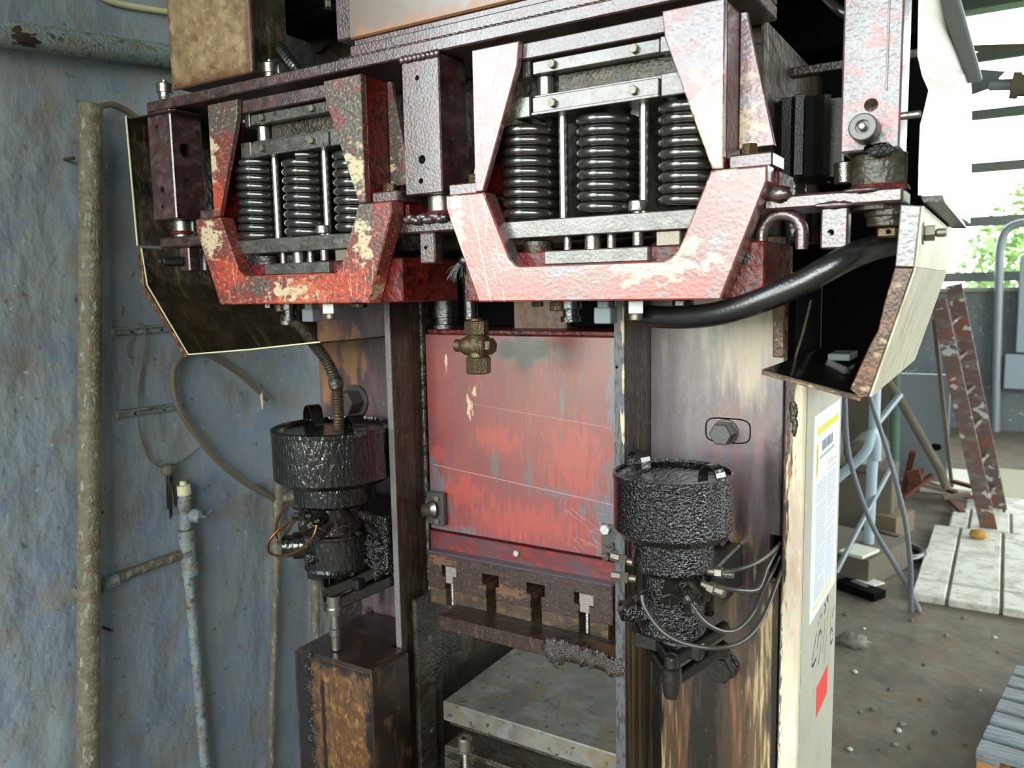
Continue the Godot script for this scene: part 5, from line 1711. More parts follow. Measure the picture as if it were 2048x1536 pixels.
	st = S()
	tube(st, [Vector3(-0.3573, 1.8647, -1.8), Vector3(-0.3721, 1.7954, -1.8), Vector3(-0.3876, 1.7399, -1.8)], 0.003, 6)
	obj("stay_rod", st, mats.oldcable, t)

func arc_handle(st: SurfaceTool, a: Vector3, b: Vector3, h: float, w: float) -> void:
	var x := (b - a) / 2.0
	var c := (a + b) / 2.0
	var side := x.cross(Vector3.UP).normalized() * w / 2.0
	var prev := []
	for k in 13:
		var f := PI * k / 12.0
		var p := c - x * cos(f) + Vector3.UP * h * pow(sin(f), 0.7)
		var o := (p - c).normalized() * 0.0016
		var cur := [p - side + o, p + side + o, p + side - o, p - side - o]
		if prev:
			for e in 4:
				quad(st, prev[e], prev[(e + 1) % 4], cur[(e + 1) % 4], cur[e], (p + prev[0] + side) / 2.0 - (o * 0.0) - (Vector3.ZERO))
		prev = cur

func fitting(st: SurfaceTool, at: Vector3, dir: Vector3, s: float) -> void:
	var d := dir.normalized()
	cyl(st, at, at + d * 0.014 * s, 0.007 * s, 12, 0.001)
	hexa(st, at + d * 0.014 * s, at + d * 0.028 * s, 0.0105 * s, 0.2)
	hexa(st, at + d * 0.0285 * s, at + d * 0.046 * s, 0.008 * s, 0.5)

func pump(label: String, c: Vector3, s: float, m: Material, mb: Material, ytop: float, ycan: float, yneck: float, ybody: float) -> Node3D:
	var t := thing("oil_pump", label, "oil pump", Vector3(c.x, ybody, c.z), "black oil lubricator pumps")
	var R := 0.117 * s
	var r := 0.081 * s
	var st := S()
	lathe(st, Vector3(c.x, ycan, c.z), Vector3.UP, [Vector2(r, -0.004), Vector2(R * 0.9, 0.0), Vector2(R, 0.014), Vector2(R, ytop - ycan - 0.012), Vector2(R * 1.012, ytop - ycan - 0.01), Vector2(R * 1.012, ytop - ycan), Vector2(R * 0.97, ytop - ycan + 0.002), Vector2(R * 0.96, ytop - ycan - 0.004)], 56)
	obj("reservoir", st, m, t)
	st = S()
	lathe(st, Vector3(c.x, ytop - 0.004, c.z), Vector3.UP, [Vector2(R * 0.965, -0.001), Vector2(R * 0.86, 0.0), Vector2(R * 0.82, -0.006), Vector2(0, -0.006)], 56)
	var lid := obj("lid", st, mb, t)
	for q: Array in [[2.75, -0.6], [-0.35, 0.6]]:
		st = S()
		var a0 := Vector3(cos(q[0]) * R * 0.82, 0, -sin(q[0]) * R * 0.82)
		var dirn := Vector3(0.92, 0, 0.38)
		var p := Vector3(c.x, ytop - 0.006, c.z) + a0
		arc_handle(st, p - dirn * 0.022 * s, p + dirn * 0.022 * s, 0.036 * s, 0.026 * s)
		obj("strap_handle", st, mats.oil, lid)
	st = S()
	lathe(st, Vector3(c.x, yneck, c.z), Vector3.UP, [Vector2(r * 0.88, -0.01), Vector2(r, 0), Vector2(r, ycan - yneck + 0.002)], 44)
	obj("neck", st, m, t)
	st = S()
	var h := yneck - ybody
	lathe(st, Vector3(c.x, ybody, c.z), Vector3.UP, [Vector2(0, 0), Vector2(r * 0.78, 0.0), Vector2(r * 0.84, h * 0.06), Vector2(r * 0.8, h * 0.1), Vector2(r * 0.8, h * 0.5), Vector2(r * 0.85, h * 0.52), Vector2(r * 0.85, h * 0.56), Vector2(r * 0.79, h * 0.58), Vector2(r * 0.79, h)], 40)
	obj("body", st, m, t)
	st = S()
	for i in 9:
		var a := rng.randf_range(-2.9, 0.2)
		blob(st, Vector3(c.x + cos(a) * r * 0.82, yneck - rng.randf() * h * 0.9, c.z - sin(a) * r * 0.82), Vector3.ONE * rng.randf_range(0.006, 0.013) * s, 0.5, 100 + i, 7)
	obj("grease_lump", st, mats.grease, t)
	# side plug
	st = S()
	var pd := Vector3(-0.75, 0, 0.66)
	var pp := Vector3(c.x, ybody + h * 0.36, c.z) + pd * r * 0.7
	cyl(st, pp, pp + pd * 0.03 * s, 0.027 * s, 24)
	lathe(st, pp + pd * 0.03 * s, pd, [Vector2(0.022 * s, 0), Vector2(0.021 * s, 0.02 * s), Vector2(0.013 * s, 0.02 * s), Vector2(0.012 * s, 0.012 * s), Vector2(0, 0.012 * s)], 20)
	obj("side_plug", st, m, t)
	# foot bracket: V of two bars and a round boss
	st = S()
	var fy := ybody - 0.01
	for sx: int in [-1, 1]:
		for k: int in [0, 1]:
			plank(st, Vector3(c.x + 0.02 * s, fy - 0.03 - 0.042 * k, c.z + 0.055 * s), Vector3(c.x + sx * 0.1 * s, fy + 0.022 - 0.042 * k, c.z - 0.05 * s), 0.02, 0.022 * s, Vector3.UP)
	bb(st, c.x - 0.07 * s, c.x + 0.07 * s, fy - 0.03, fy, c.z - 0.07 * s, c.z + 0.03, 0.003)
	obj("foot_bracket", st, mats.oil, t)
	if s < 1.2:
		st = S()
		lathe(st, Vector3(c.x + 0.022 * s, fy - 0.1 * s, c.z + 0.06 * s), Vector3.UP, [Vector2(0, 0), Vector2(0.014 * s, 0), Vector2(0.017 * s, 0.008 * s), Vector2(0.018 * s, 0.03 * s), Vector2(0.02 * s, 0.032 * s), Vector2(0.02 * s, 0.06 * s), Vector2(0.015 * s, 0.064 * s), Vector2(0.014 * s, 0.085 * s), Vector2(0, 0.085 * s)], 20)
		obj("outlet_boss", st, mats.oil, t)
	# slotted plugs and fittings round the top of the body
	for q: Array in [[-1.25, -0.5, 1.5], [-0.55, -0.45, 1.4]]:
		st = S()
		var d := Vector3(cos(q[0]), q[1], -sin(q[0])).normalized()
		var p := Vector3(c.x, yneck - h * 0.14, c.z) + Vector3(d.x, 0, d.z).normalized() * r * 0.7
		cyl(st, p, p + d * 0.034 * s, 0.015 * s, 14)
		hexa(st, p + d * 0.022 * s, p + d * 0.046 * s, 0.0185 * s, 0.1)
		box(st, p + d * 0.0465 * s, Vector3(0.004, 0.026, 0.004) * s, 0.0005)
		obj("slotted_plug", st, mats.oilmetal, t)
	return t

func build_reservoirs() -> void:
	# right pump
	var cz := -1.5
	var cx := -0.5531 - 0.0
	var zf := cz + 0.117
	var zn := cz + 0.081
	var right := pump("black dripping oil pump can on the right column, thin pipes at its right", Vector3(cx, 0, cz), 1.0, mats.grease, mats.canoil, 1.5329, 1.4082, 1.3445, 1.2041)
	var st := S()
	var yn := 1.3445
	var fits := [[Vector3(-0.5811, 1.3105, -1.42), Vector3(-0.5, -0.5, 0.6)], [Vector3(-0.496, 1.3243, -1.42), Vector3(0.35, -0.55, 0.6)], [Vector3(-0.4771, 1.3282, -1.46), Vector3(0.9, -0.1, 0.3)], [Vector3(-0.4771, 1.3447, -1.49), Vector3(1, 0.05, 0.0)], [Vector3(-0.6062, 1.3218, -1.44), Vector3(-0.9, 0.1, 0.35)], [Vector3(-0.6359, 1.3313, -1.5), Vector3(-0.9, 0.2, 0.2)], [Vector3(-0.5977, 1.282, -1.44), Vector3(-0.7, -0.5, 0.3)]]
	for q: Array in fits:
		st = S()
		fitting(st, q[0], q[1], 1.1)
		obj("pipe_fitting", st, mats.nut if q[1].x > 0.5 or q[1].x < -0.8 else mats.oilmetal, right)
	# bracket from pump to plate
	st = S()
	bb(st, cx - 0.07, cx + 0.07, yn - 0.12, yn - 0.02, -1.75, cz - 0.05, 0.004)
	obj("mount", st, mats.oil, right)
	# thin oil pipes
	var lines := [
		["topmost thin oil pipe curving from the right pump into the column slot", [Vector3(-0.4405, 1.3553, -1.47), Vector3(-0.4137, 1.3595, -1.49), Vector3(-0.3915, 1.3607, -1.55), Vector3(-0.3937, 1.3466, -1.68), Vector3(-0.4111, 1.3238, -1.8)]],
		["second thin oil pipe bent sharply up beside the right pump", [Vector3(-0.4445, 1.3369, -1.44), Vector3(-0.4142, 1.3279, -1.46), Vector3(-0.392, 1.3164, -1.5), Vector3(-0.3856, 1.3175, -1.53), Vector3(-0.3869, 1.3337, -1.58), Vector3(-0.3982, 1.3324, -1.7), Vector3(-0.4132, 1.3177, -1.8)]],
		["short looped copper-stained oil pipe from the right pump's front fitting", [Vector3(-0.4889, 1.3227, -1.4), Vector3(-0.4762, 1.3028, -1.4), Vector3(-0.4534, 1.2725, -1.41), Vector3(-0.4293, 1.2456, -1.45), Vector3(-0.4149, 1.2385, -1.5), Vector3(-0.4015, 1.2564, -1.55), Vector3(-0.403, 1.2757, -1.62), Vector3(-0.4003, 1.2983, -1.72), Vector3(-0.4106, 1.2949, -1.8)]],
		["longest thin oil pipe sweeping below the right pump", [Vector3(-0.5729, 1.3122, -1.39), Vector3(-0.5647, 1.2906, -1.385), Vector3(-0.5343, 1.2542, -1.385), Vector3(-0.4917, 1.2348, -1.39), Vector3(-0.4358, 1.2285, -1.41), Vector3(-0.4015, 1.2279, -1.46), Vector3(-0.3843, 1.2437, -1.53), Vector3(-0.38, 1.28, -1.62), Vector3(-0.3896, 1.2889, -1.72), Vector3(-0.4017, 1.2871, -1.8)]]]
	for q: Array in lines:
		st = S()
		tube(st, smooth_path(q[1], 8), 0.0042, 10)
		tag(obj("oil_pipe", st, mats.hosepipe), q[0], "pipe", "thin oil pipes of the right pump")
	# tank box below the left pump
	var ty := 0.9472
	var tb := paint(512, 1024, C("553819"), 0.34, [
		[601, 4, 7, 0.42, 0.8, C("7a5226"), 0.85, 0.34], [605, 24, 4, 0.56, 0.85, C("2a1a0e"), 0.75, 0.3], [602, 6, 9, 0.5, 0.85, C("40291a"), 0.8, 0.3], [603, 10, 10, 0.62, 0.85, C("a8823f"), 0.6, 0.42],
		[604, 6, 6, 0.42, 0.7, C("14100c"), 0.97, 0.22, [[0.06, 0.5, 0.2, 0.9], [0.5, -0.02, 0.9, 0.1], [1.02, 0.6, 0.12, 0.5], [0.36, 0.5, 0.03, 0.5]], 0.5]])
	var x0 := -1.6006
	var x1 := -1.326
	var t := thing("oil_tank", "dark brown oil tank box under the black left pump", "tank", Vector3((x0 + x1) / 2, 0, -1.55))
	st = S()
	var plan := PackedVector2Array([Vector2(x0, 1.45), Vector2(x1, 1.45), Vector2(x1, 1.594), Vector2(-1.374, 1.594), Vector2(-1.374, 1.745), Vector2(x0, 1.745)])
	xf = Transform3D(Basis(Vector3(1, 0, 0), Vector3(0, 0, -1), Vector3(0, 1, 0)), Vector3.ZERO)
	prism(st, plan, 0.0, ty, 0.008)
	xf = Transform3D.IDENTITY
	obj("body", st, mat(Color.WHITE, 1.0, 0.0, paint(256, 256, C("1f150e"), 0.3, [[611, 4, 4, 0.5, 0.8, C("3a2415"), 0.8, 0.3], [612, 6, 3, 0.66, 0.85, C("5d421f"), 0.7, 0.4]]), 0.4, N_fine, 0.1, 0.8), t)
	st = S()
	bb(st, x0 + 0.007, x1 - 0.007, ty - 0.5, ty - 0.008, -1.452, -1.4488, 0.001)
	obj("front_panel", st, pmat(tb, x0, x1, ty - 0.36, ty, N_fine, 0.08, 0.0, 0.8), t)
	st = S()
	for i in 12:
		blob(st, Vector3(x0 + 0.05 + rng.randf_range(-0.01, 0.012), ty - 0.012 - i * 0.03, -1.449), Vector3(0.004 + 0.004 * rng.randf(), 0.008 + 0.02 * rng.randf(), 0.002), 0.6, 130 + i, 7)
	obj("oil_drip", st, mats.grease, t)
	# left pump
	var lz := -1.56
	var lx := -1.5311
	var left := pump("black glossy oil pump can on the left column, above the brown tank", Vector3(lx, 0, lz), 1.36, mats.canoil, mats.oil, 1.5443, 1.3995, 1.3468, 1.1506)
	yn = 1.3468
	fits = [[Vector3(-1.4813, 1.3201, -1.45), Vector3(-0.6, -0.4, 0.6)], [Vector3(-1.5283, 1.3192, -1.47), Vector3(-0.95, -0.05, 0.3)], [Vector3(-1.564, 1.3233, -1.5), Vector3(-1, 0.1, 0.1)], [Vector3(-1.4295, 1.3233, -1.44), Vector3(-0.1, -0.5, 0.8)], [Vector3(-1.3811, 1.339, -1.44), Vector3(0.5, -0.5, 0.7)], [Vector3(-1.349, 1.351, -1.46), Vector3(0.95, 0.0, 0.3)], [Vector3(-1.3654, 1.3099, -1.5), Vector3(0.9, -0.3, 0.3)]]
	for q: Array in fits:
		st = S()
		fitting(st, q[0], q[1], 1.25)
		obj("pipe_fitting", st, mats.oilmetal, left)
	st = S()
	bb(st, lx - 0.06, -1.375, yn - 0.2, yn - 0.04, -1.75, lz - 0.02, 0.004)
	for i in 26:
		blob(st, Vector3(-1.4331, 1.207, -1.59) + Vector3(rng.randf_range(-0.04, 0.045), rng.randf_range(-0.07, 0.07), rng.randf_range(-0.02, 0.02)), Vector3.ONE * rng.randf_range(0.008, 0.016), 0.6, 160 + i, 7)
	obj("mount", st, mats.grease, left)
	st = S()
	var s0 := Vector3(-1.4941, 1.1, -1.5)
	lathe(st, s0, Vector3.DOWN, [Vector2(0, 0), Vector2(0.021, 0), Vector2(0.021, 0.03), Vector2(0.023, 0.034), Vector2(0.022, 0.05), Vector2(0.012, 0.055), Vector2(0.013, 0.09), Vector2(0.017, 0.092), Vector2(0.017, 0.11), Vector2(0.014, 0.113), Vector2(0.014, 0.15), Vector2(0, 0.15)], 20)
	obj("drain_stem", st, mats.steel, left)
	lines = [
		["upper thin copper pipe looping left from the left oil pump", [Vector3(-1.5505, 1.3592, -1.5), Vector3(-1.623, 1.3392, -1.5), Vector3(-1.6737, 1.3062, -1.5), Vector3(-1.7032, 1.2553, -1.5), Vector3(-1.6984, 1.2131, -1.5), Vector3(-1.6467, 1.2477, -1.48), Vector3(-1.5944, 1.2966, -1.47), Vector3(-1.5422, 1.3118, -1.46)]],
		["lower thin copper pipe looping left from the left oil pump", [Vector3(-1.4723, 1.3134, -1.43), Vector3(-1.4801, 1.2823, -1.42), Vector3(-1.5368, 1.2379, -1.42), Vector3(-1.6144, 1.2089, -1.43), Vector3(-1.6791, 1.2051, -1.45), Vector3(-1.6956, 1.2291, -1.47), Vector3(-1.6721, 1.261, -1.49), Vector3(-1.6065, 1.3038, -1.5), Vector3(-1.5484, 1.3362, -1.5)]]]
	for q: Array in lines:
		st = S()
		tube(st, smooth_path(q[1], 8), 0.0038, 8)
		tag(obj("oil_pipe", st, mats.copper), q[0], "pipe", "thin copper pipes of the left pump")

func build_hoses_and_valve() -> void:
	# flexible conduit from the left frame down to the pump
	var t := thing("flexible_conduit", "ribbed flexible metal conduit dropping from the left frame to the left pump", "conduit", Vector3(-1.4537, 1.5618, -1.5))
	var st := S()
	tube(st, smooth_path([Vector3(-1.5583, 1.8327, -1.45), Vector3(-1.5239, 1.8137, -1.455), Vector3(-1.4794, 1.7699, -1.46), Vector3(-1.454, 1.7252, -1.475), Vector3(-1.4439, 1.6797, -1.49)], 16), 0.0155, 14, -1.0, 0.003)
	obj("upper_hose", st, mats.oldsteel, t)
	st = S()
	tube(st, smooth_path([Vector3(-1.4418, 1.6604, -1.492), Vector3(-1.4426, 1.6086, -1.495), Vector3(-1.4491, 1.5517, -1.5)], 16), 0.0155, 14, -1.0, 0.003)
	obj("lower_hose", st, mats.bronze, t)
	st = S()
	cyl(st, Vector3(-1.4454, 1.6834, -1.49), Vector3(-1.4419, 1.6578, -1.492), 0.0185, 18)
	obj("sleeve", st, mats.oldsteel, t)
	st = S()
	cyl(st, Vector3(-1.561, 1.82, -1.45), Vector3(-1.5592, 1.8454, -1.45), 0.018, 18)
	obj("end_fitting", st, mats.nut, t)
	# thick black hose to the right guard
	st = S()
	tube(st, smooth_path([Vector3(-0.6309, 1.8459, -1.5), Vector3(-0.5726, 1.8408, -1.48), Vector3(-0.5022, 1.8421, -1.45), Vector3(-0.4276, 1.8523, -1.42), Vector3(-0.353, 1.875, -1.4), Vector3(-0.2882, 1.904, -1.4), Vector3(-0.2302, 1.9385, -1.42), Vector3(-0.1883, 1.9605, -1.5), Vector3(-0.1463, 1.9734, -1.62)], 10), 0.0215, 18)
	tag(obj("thick_hose", st, mats.rubber), "thick glossy black hose sweeping right under the right frame", "hose")
	# cross valve
	t = thing("cross_valve", "small bronze cross-shaped valve hanging in front of the red ram", "valve", Vector3(-1.0142, 1.7651, -1.5))
	var z := -1.5
	var c := Vector3(-1.0194, 1.774, -1.5)
	st = S()
	cyl(st, Vector3(-1.031, 1.8886, -1.5) + Vector3(0, 0.05, 0), Vector3(-1.0299, 1.8325, -1.5), 0.0155, 18)
	obj("drop_pipe", st, mats.oil, t)
	st = S()
	cyl(st, Vector3(c.x + 0.004, 1.8236, z), Vector3(c.x + 0.004, 1.8371, z), 0.016, 18)
	hexa(st, Vector3(c.x + 0.004, 1.7989, z), Vector3(c.x + 0.004, 1.8315, z), 0.0275, 0.35)
	obj("upper_nut", st, mats.bronze, t)
	st = S()
	lathe(st, Vector3(c.x + 0.006, 1.747, z), Vector3.UP, [Vector2(0.022, 0), Vector2(0.02, 0.012), Vector2(0.0235, 0.02), Vector2(0.0235, 0.036), Vector2(0.02, 0.044), Vector2(0.022, 0.052)], 24)
	lathe(st, c - Vector3(0.036, 0, 0), Vector3(1, 0, 0), [Vector2(0, 0), Vector2(0.016, 0), Vector2(0.022, 0.012), Vector2(0.0235, 0.02), Vector2(0.0235, 0.066), Vector2(0.019, 0.07), Vector2(0, 0.07)], 26)
	var bd := obj("body", st, mats.bronze, t)
	st = S()
	hexa(st, c + Vector3(0.034, 0, 0), c + Vector3(0.048, 0, 0), 0.0185, 0.2)
	obj("side_plug", st, mats.bronze, t)
	st = S()
	cyl(st, c - Vector3(0.055, 0, 0), c - Vector3(0.036, 0, 0), 0.0145, 18)
	obj("side_plug", st, mats.bronze, t)
	st = S()
	hexa(st, Vector3(c.x + 0.007, 1.7118, z), Vector3(c.x + 0.007, 1.7504, z), 0.0285, 0.3)
	obj("lower_nut", st, mats.bronze, t)
	st = S()
	var e := Vector3(-1.0019, 1.7727, -1.476)
	var ring := []
	for i in 21:
		var a := TAU * i / 20.0
		ring.append(e + Vector3(cos(a) * 0.0085, sin(a) * 0.0125, -0.002 * absf(sin(a))))
	tube(st, ring, 0.0009, 5)
	for q: Array in [[-0.004, 0.006, -0.004, -0.003], [-0.004, -0.003, 0.001, -0.004], [0.003, 0.007, 0.004, -0.006], [-0.003, 0.002, 0.004, 0.002]]:
		tube(st, [e + Vector3(q[0], q[1], 0), e + Vector3(q[2], q[3], 0)], 0.0008, 5)
	var f := Vector3(-1.0349, 1.7764, -1.477)
	tube(st, [f + Vector3(0, 0.007, 0), f + Vector3(0, -0.007, -0.001)], 0.001, 5)
	tube(st, [f + Vector3(-0.004, -0.002, 0), f + Vector3(0, -0.006, 0), f + Vector3(0.004, -0.002, 0)], 0.001, 5)
	obj("emblem", st, mats.bronze, bd)
	# drop pipe grease and frayed rope
	t = thing("frayed_rope", "black frayed rope end beside the lower left of the right frame", "rope", Vector3(-1.0351, 1.944, -1.46))
	st = S()
	for i in 46:
		var a := Vector3(-1.0253, 1.9568, -1.46) + Vector3(rng.randf_range(-0.006, 0.012), rng.randf_range(-0.004, 0.008), rng.randf_range(-0.01, 0.01))
		var b := a + Vector3(rng.randf_range(-0.032, 0.0), rng.randf_range(-0.04, -0.012), rng.randf_range(-0.01, 0.014))
		tube(st, [a, a.lerp(b, 0.5) + Vector3(-0.004, 0.003, 0), b], 0.0011, 5, 0.0007)
	tag(obj("fibre", st, mats.rubber, t), "", "", "", "stuff")
	st = S()
	blob(st, Vector3(-1.0144, 1.9629, -1.46), Vector3(0.016, 0.012, 0.012), 0.3, 9, 8)
	obj("knot", st, mats.rubber, t)

func build_background() -> void:
	# back wall fittings
	var zb := -11.8 + 0.1
	var t := thing("wall_conduit", "pale grey conduit pipe with a swan-neck bend on the back wall", "conduit", Vector3(-0.0366, 0.0193, -11.7))
	var st := S()
	tube(st, smooth_path([Vector3(-0.0619, -0.0211, -11.7), Vector3(-0.0867, 1.0287, -11.7), Vector3(-0.1039, 1.8965, -11.7), Vector3(-0.1097, 2.2635, -11.7), Vector3(-0.0569, 2.4913, -11.7), Vector3(0.0845, 2.5736, -11.7), Vector3(0.2633, 2.5632, -11.7)]), 0.052, 12)
	obj("pipe", st, mats.galv, t)
	for q: Array in [[0.1068, 1.0035, 2.1824, "tall grey-blue electrical box on the back wall"], [-0.0009, 0.5481, 0.9836, "low wide grey-blue electrical box on the back wall"]]:
		t = thing("electrical_box", q[3], "box", Vector3(q[0] + 0.25, q[1], zb), "electrical boxes on the back wall")
		st = S()
		bb(st, q[0] + 0.02, q[0] + 0.62, q[1] + 0.02, q[2] - 0.02, -11.8 + 0.003, zb, 0.01)
		obj("body", st, mats.greymetal, t)
		st = S()
		bb(st, q[0], q[0] + 0.64, q[1], q[2], zb, zb + 0.05, 0.02)
		obj("door", st, mats.ebox, t)
	# crane gear outside the white guard, hung at the window
	t = thing("hanging_sheet", "tilted grey sheet metal piece hanging before the back window", "sheet", Vector3(-0.2558, 3.7812, -9))
	st = S()
	prism(st, PackedVector2Array([Vector2(-0.5707, 3.9336), Vector2(-0.1098, 3.8176), Vector2(-0.2513, 3.6767), Vector2(-0.5574, 3.595)]), -9.04, -9.0, 0.005)
	obj("plate", st, mats.greymetal, t)
	t = thing("overhead_pipe", "overhead pipe with a flanged joint before the back window", "pipe", Vector3(-0.0712, 3.6584, -8.9))
	st = S()
	cyl(st, Vector3(-0.238, 3.6912, -8.9), Vector3(0.2349, 3.632, -8.9), 0.055, 14)
	obj("pipe", st, mats.galv, t)
	st = S()
	cyl(st, Vector3(-0.0635, 3.6618, -8.9), Vector3(0.0066, 3.6517, -8.9), 0.12, 18)
	cyl(st, Vector3(0.0066, 3.6517, -8.9), Vector3(0.2356, 3.6189, -8.9), 0.1, 18)
	obj("flange", st, mats.dust, t)
	st = S()
	plank(st, Vector3(-0.6089, 4.212, -9.5), Vector3(0.2334, 4.1003, -9.5), 0.05, 0.09, Vector3(0, 0, 1))
	tag(obj("overhead_rail", st, mats.dust), "thin overhead rail crossing the top of the back window", "rail")
	# ladder
	t = thing("stepladder", "brown paint-spattered stepladder standing on the white slabs", "ladder", Vector3(-0.0218, 0, -6.8803))
	var f1 := Vector3(-0.0347, 0, -6.8734)
	var f2 := Vector3(0.0244, 0, -7.5483)
	var dz := f1.z
	var top1 := Vector3(-0.4569, 1.7542, -7)
	var top2 := Vector3(-0.3636, 1.8657, -7.2)
	for q: Array in [[f1, top1], [f2, top2]]:
		st = S()
		plank(st, q[0], q[1], 0.11, 0.05, Vector3(0, 0, 1))
		obj("rail", st, mats.ladder, t)
	st = S()
	for k in 6:
		var f := 0.12 + k * 0.15
		cyl(st, f1.lerp(top1, f), f2.lerp(top2, f), 0.016, 8)
	obj("rung", st, mats.ladder, t)
	st = S()
	plank(st, Vector3(-0.3471, 0, -8.1072), Vector3(-0.4989, 1.5881, -7.3), 0.03, 0.05, Vector3(0, 0, 1))
	obj("back_leg", st, mats.dust, t)
	# tubular stand
	t = thing("tubular_stand", "pale blue tubular frame stand behind the beige column", "stand", Vector3(-0.7049, 0.2799, -5.6))
	st = S()
	tube(st, [Vector3(-0.7, 1.6596, -5.6), Vector3(-0.7012, 0.9413, -5.6), Vector3(-0.7154, -0.0806, -5.6)], 0.034, 12)
	obj("upright", st, mats.paleblue, t)
	st = S()
	tube(st, smooth_path([Vector3(-1.0049, 0.5201, -5.5), Vector3(-0.8243, 0.7076, -5.5), Vector3(-0.729, 0.8317, -5.5), Vector3(-0.7025, 0.9411, -5.52), Vector3(-0.6813, 0.8922, -5.55), Vector3(-0.6797, 0.7576, -5.57)], 6), 0.03, 12)
	obj("brace", st, mats.paleblue, t)
	st = S()
	tube(st, [Vector3(-0.6905, 0.9815, -5.6), Vector3(-0.5865, 1.1461, -5.9)], 0.022, 10)
	tube(st, [Vector3(-0.8099, 0.1634, -5), Vector3(-0.7253, 0.3854, -5.2), Vector3(-0.6268, 0.6444, -6)], 0.016, 10)
	obj("brace", st, mats.galv, t)
	st = S()
	tube(st, [Vector3(-0.8801, 1.2001, -7.2), Vector3(-0.7144, 0.9388, -7.2), Vector3(-0.4037, 0.3869, -7.2), Vector3(-0.3521, 0.2486, -7.2)], 0.035, 12)
	tag(obj("leaning_pipe", st, mats.dust), "long grey pipe leaning diagonally before the grey cabinet sheet", "pipe")
	st = S()
	tube(st, [Vector3(-0.8026, 1.1656, -7.6), Vector3(-0.7845, 0.2659, -7.6)], 0.045, 8)
	tag(obj("green_post", st, mat(C("4c6656"), 0.6)), "dark green upright post beside the grey cabinet sheet", "post")
	t = thing("metal_sheet", "large grey-blue metal cabinet side standing on the floor", "sheet", Vector3(-0.6157, 0, -8.1759))
	st = S()
	var a := Vector3(-0.8471, 0, -8.2085)
	var b := Vector3(-0.4016, 0, -8.2227)
	xf = Transform3D(Basis(Vector3.UP, atan2(-(b.z - a.z), b.x - a.x)), (a + b) / 2)
	var wd := (b - a).length()
	bb(st, -wd / 2, wd / 2, 0.0, 1.05, -0.1, 0.0, 0.01)
	xf = Transform3D.IDENTITY
	obj("panel", st, mats.greymetal, t)
	st = S()
	blob(st, Vector3(-0.4515, 0.5352, -7.4), Vector3(0.04, 0.03, 0.02), 0.4, 3, 8)
	obj("latch", st, mats.black, t)
	# plastic straps
	for q: Array in [["flat grey plastic strap arching to the floor, left one", [Vector3(-0.6253, 1.5958, -3.9), Vector3(-0.6304, 1.3529, -4), Vector3(-0.6155, 1.048, -4.1), Vector3(-0.5503, 0.6674, -4.4), Vector3(-0.4602, 0.3623, -4.7), Vector3(-0.3965, 0.1325, -4.95), Vector3(-0.357, 0.004, -5.0218)]], ["flat grey plastic strap arching to the floor, right one", [Vector3(-0.5522, 1.5523, -3.9), Vector3(-0.511, 1.3363, -4), Vector3(-0.4505, 1.0445, -4.2), Vector3(-0.3984, 0.7275, -4.4), Vector3(-0.3877, 0.4024, -4.7), Vector3(-0.393, 0.1649, -4.9), Vector3(-0.3966, 0.004, -4.9999)]]]:
		st = S()
		tube(st, smooth_path(q[1], 8), 0.009, 6, 0.016)
		tag(obj("plastic_strap", st, mats.galv), q[0], "strap", "plastic straps")
	# white slab paving
	t = thing("slab_paving", "dirty white square slabs laid on the floor under the stepladder", "slabs", Vector3(-0.1181, 0, -5.5366))
	var rz := [Vector3(-0.1051, 0, -5.1717).z, Vector3(-0.1158, 0, -5.4724).z, Vector3(-0.1405, 0, -6.1644).z, Vector3(-0.1633, 0, -6.805).z, Vector3(-0.1846, 0, -7.4053).z, Vector3(-0.2045, 0, -7.965).z]
	var cols := [Vector3(-0.4183, 0, -5.3253).x, Vector3(-0.2267, 0, -5.7967).x, Vector3(0.0467, 0, -5.7719).x, 0.0, 0.0, 0.0]
	var pitch: float = cols[2] - cols[1]
	for i in range(3, 6): cols[i] = cols[i - 1] + pitch
	for r in 5:
		for k in 5:
			var x0: float = cols[k] + (0.0 if r < 2 else 0.05 * (r % 2))
			var x1: float = cols[k + 1] + (0.0 if r < 2 else 0.05 * (r % 2))
			if r >= 2 and k == 0: x0 = Vector3(-0.4128, 0, -6.247).x + 0.1 * (r - 2)
			if x1 - x0 < 0.06: continue
			st = S()
			var tilt := rng.randf_range(-0.006, 0.006)
			bb(st, x0 + 0.009, x1 - 0.009, 0.0, 0.045 + tilt, rz[r + 1] + 0.009, rz[r] - 0.009, 0.006)
			obj("slab", st, mats.tile, t)
	st = S()
	bb(st, cols[0] + 0.1, cols[5], 0.0, 0.036, rz[5], rz[0] - 0.03, 0.004)
	obj("mortar_bed", st, mats.dust, t)
	# pallet
	var pc := Vector3(-0.0273, 0.144, -3.3216)
	t = thing("pallet", "weathered grey wooden pallet at the lower right corner", "pallet", Vector3(pc.x, 0, pc.z))
	var pb := Transform3D(Basis(Vector3.UP, -0.155), Vector3(pc.x, 0, pc.z))
	xf = pb
	for k in 7:
		st = S()
		var z := -0.13 * k
		bb(st, 0.0, 0.8, 0.122, 0.144, z - 0.098, z, 0.003)
		obj("top_board", st, mats.wood, t)
	for k in 3:
		st = S()
		bb(st, 0.0 + k * 0.36, 0.08 + k * 0.36, 0.1, 0.1215, -0.9, -0.004, 0.003)
		obj("stringer", st, mats.wood, t)
		for j in 3:
			st = S()
			bb(st, 0.004 + k * 0.36, 0.095 + k * 0.36, 0.018, 0.0995, -0.14 - j * 0.36, -0.003 - j * 0.36, 0.003)
			obj("block", st, mats.rawwood, t)
		st = S()
		bb(st, 0.0 + k * 0.36, 0.09 + k * 0.36, 0.0, 0.0175, -0.9, -0.002, 0.003)
		obj("bottom_board", st, mats.wood, t)
	xf = Transform3D.IDENTITY
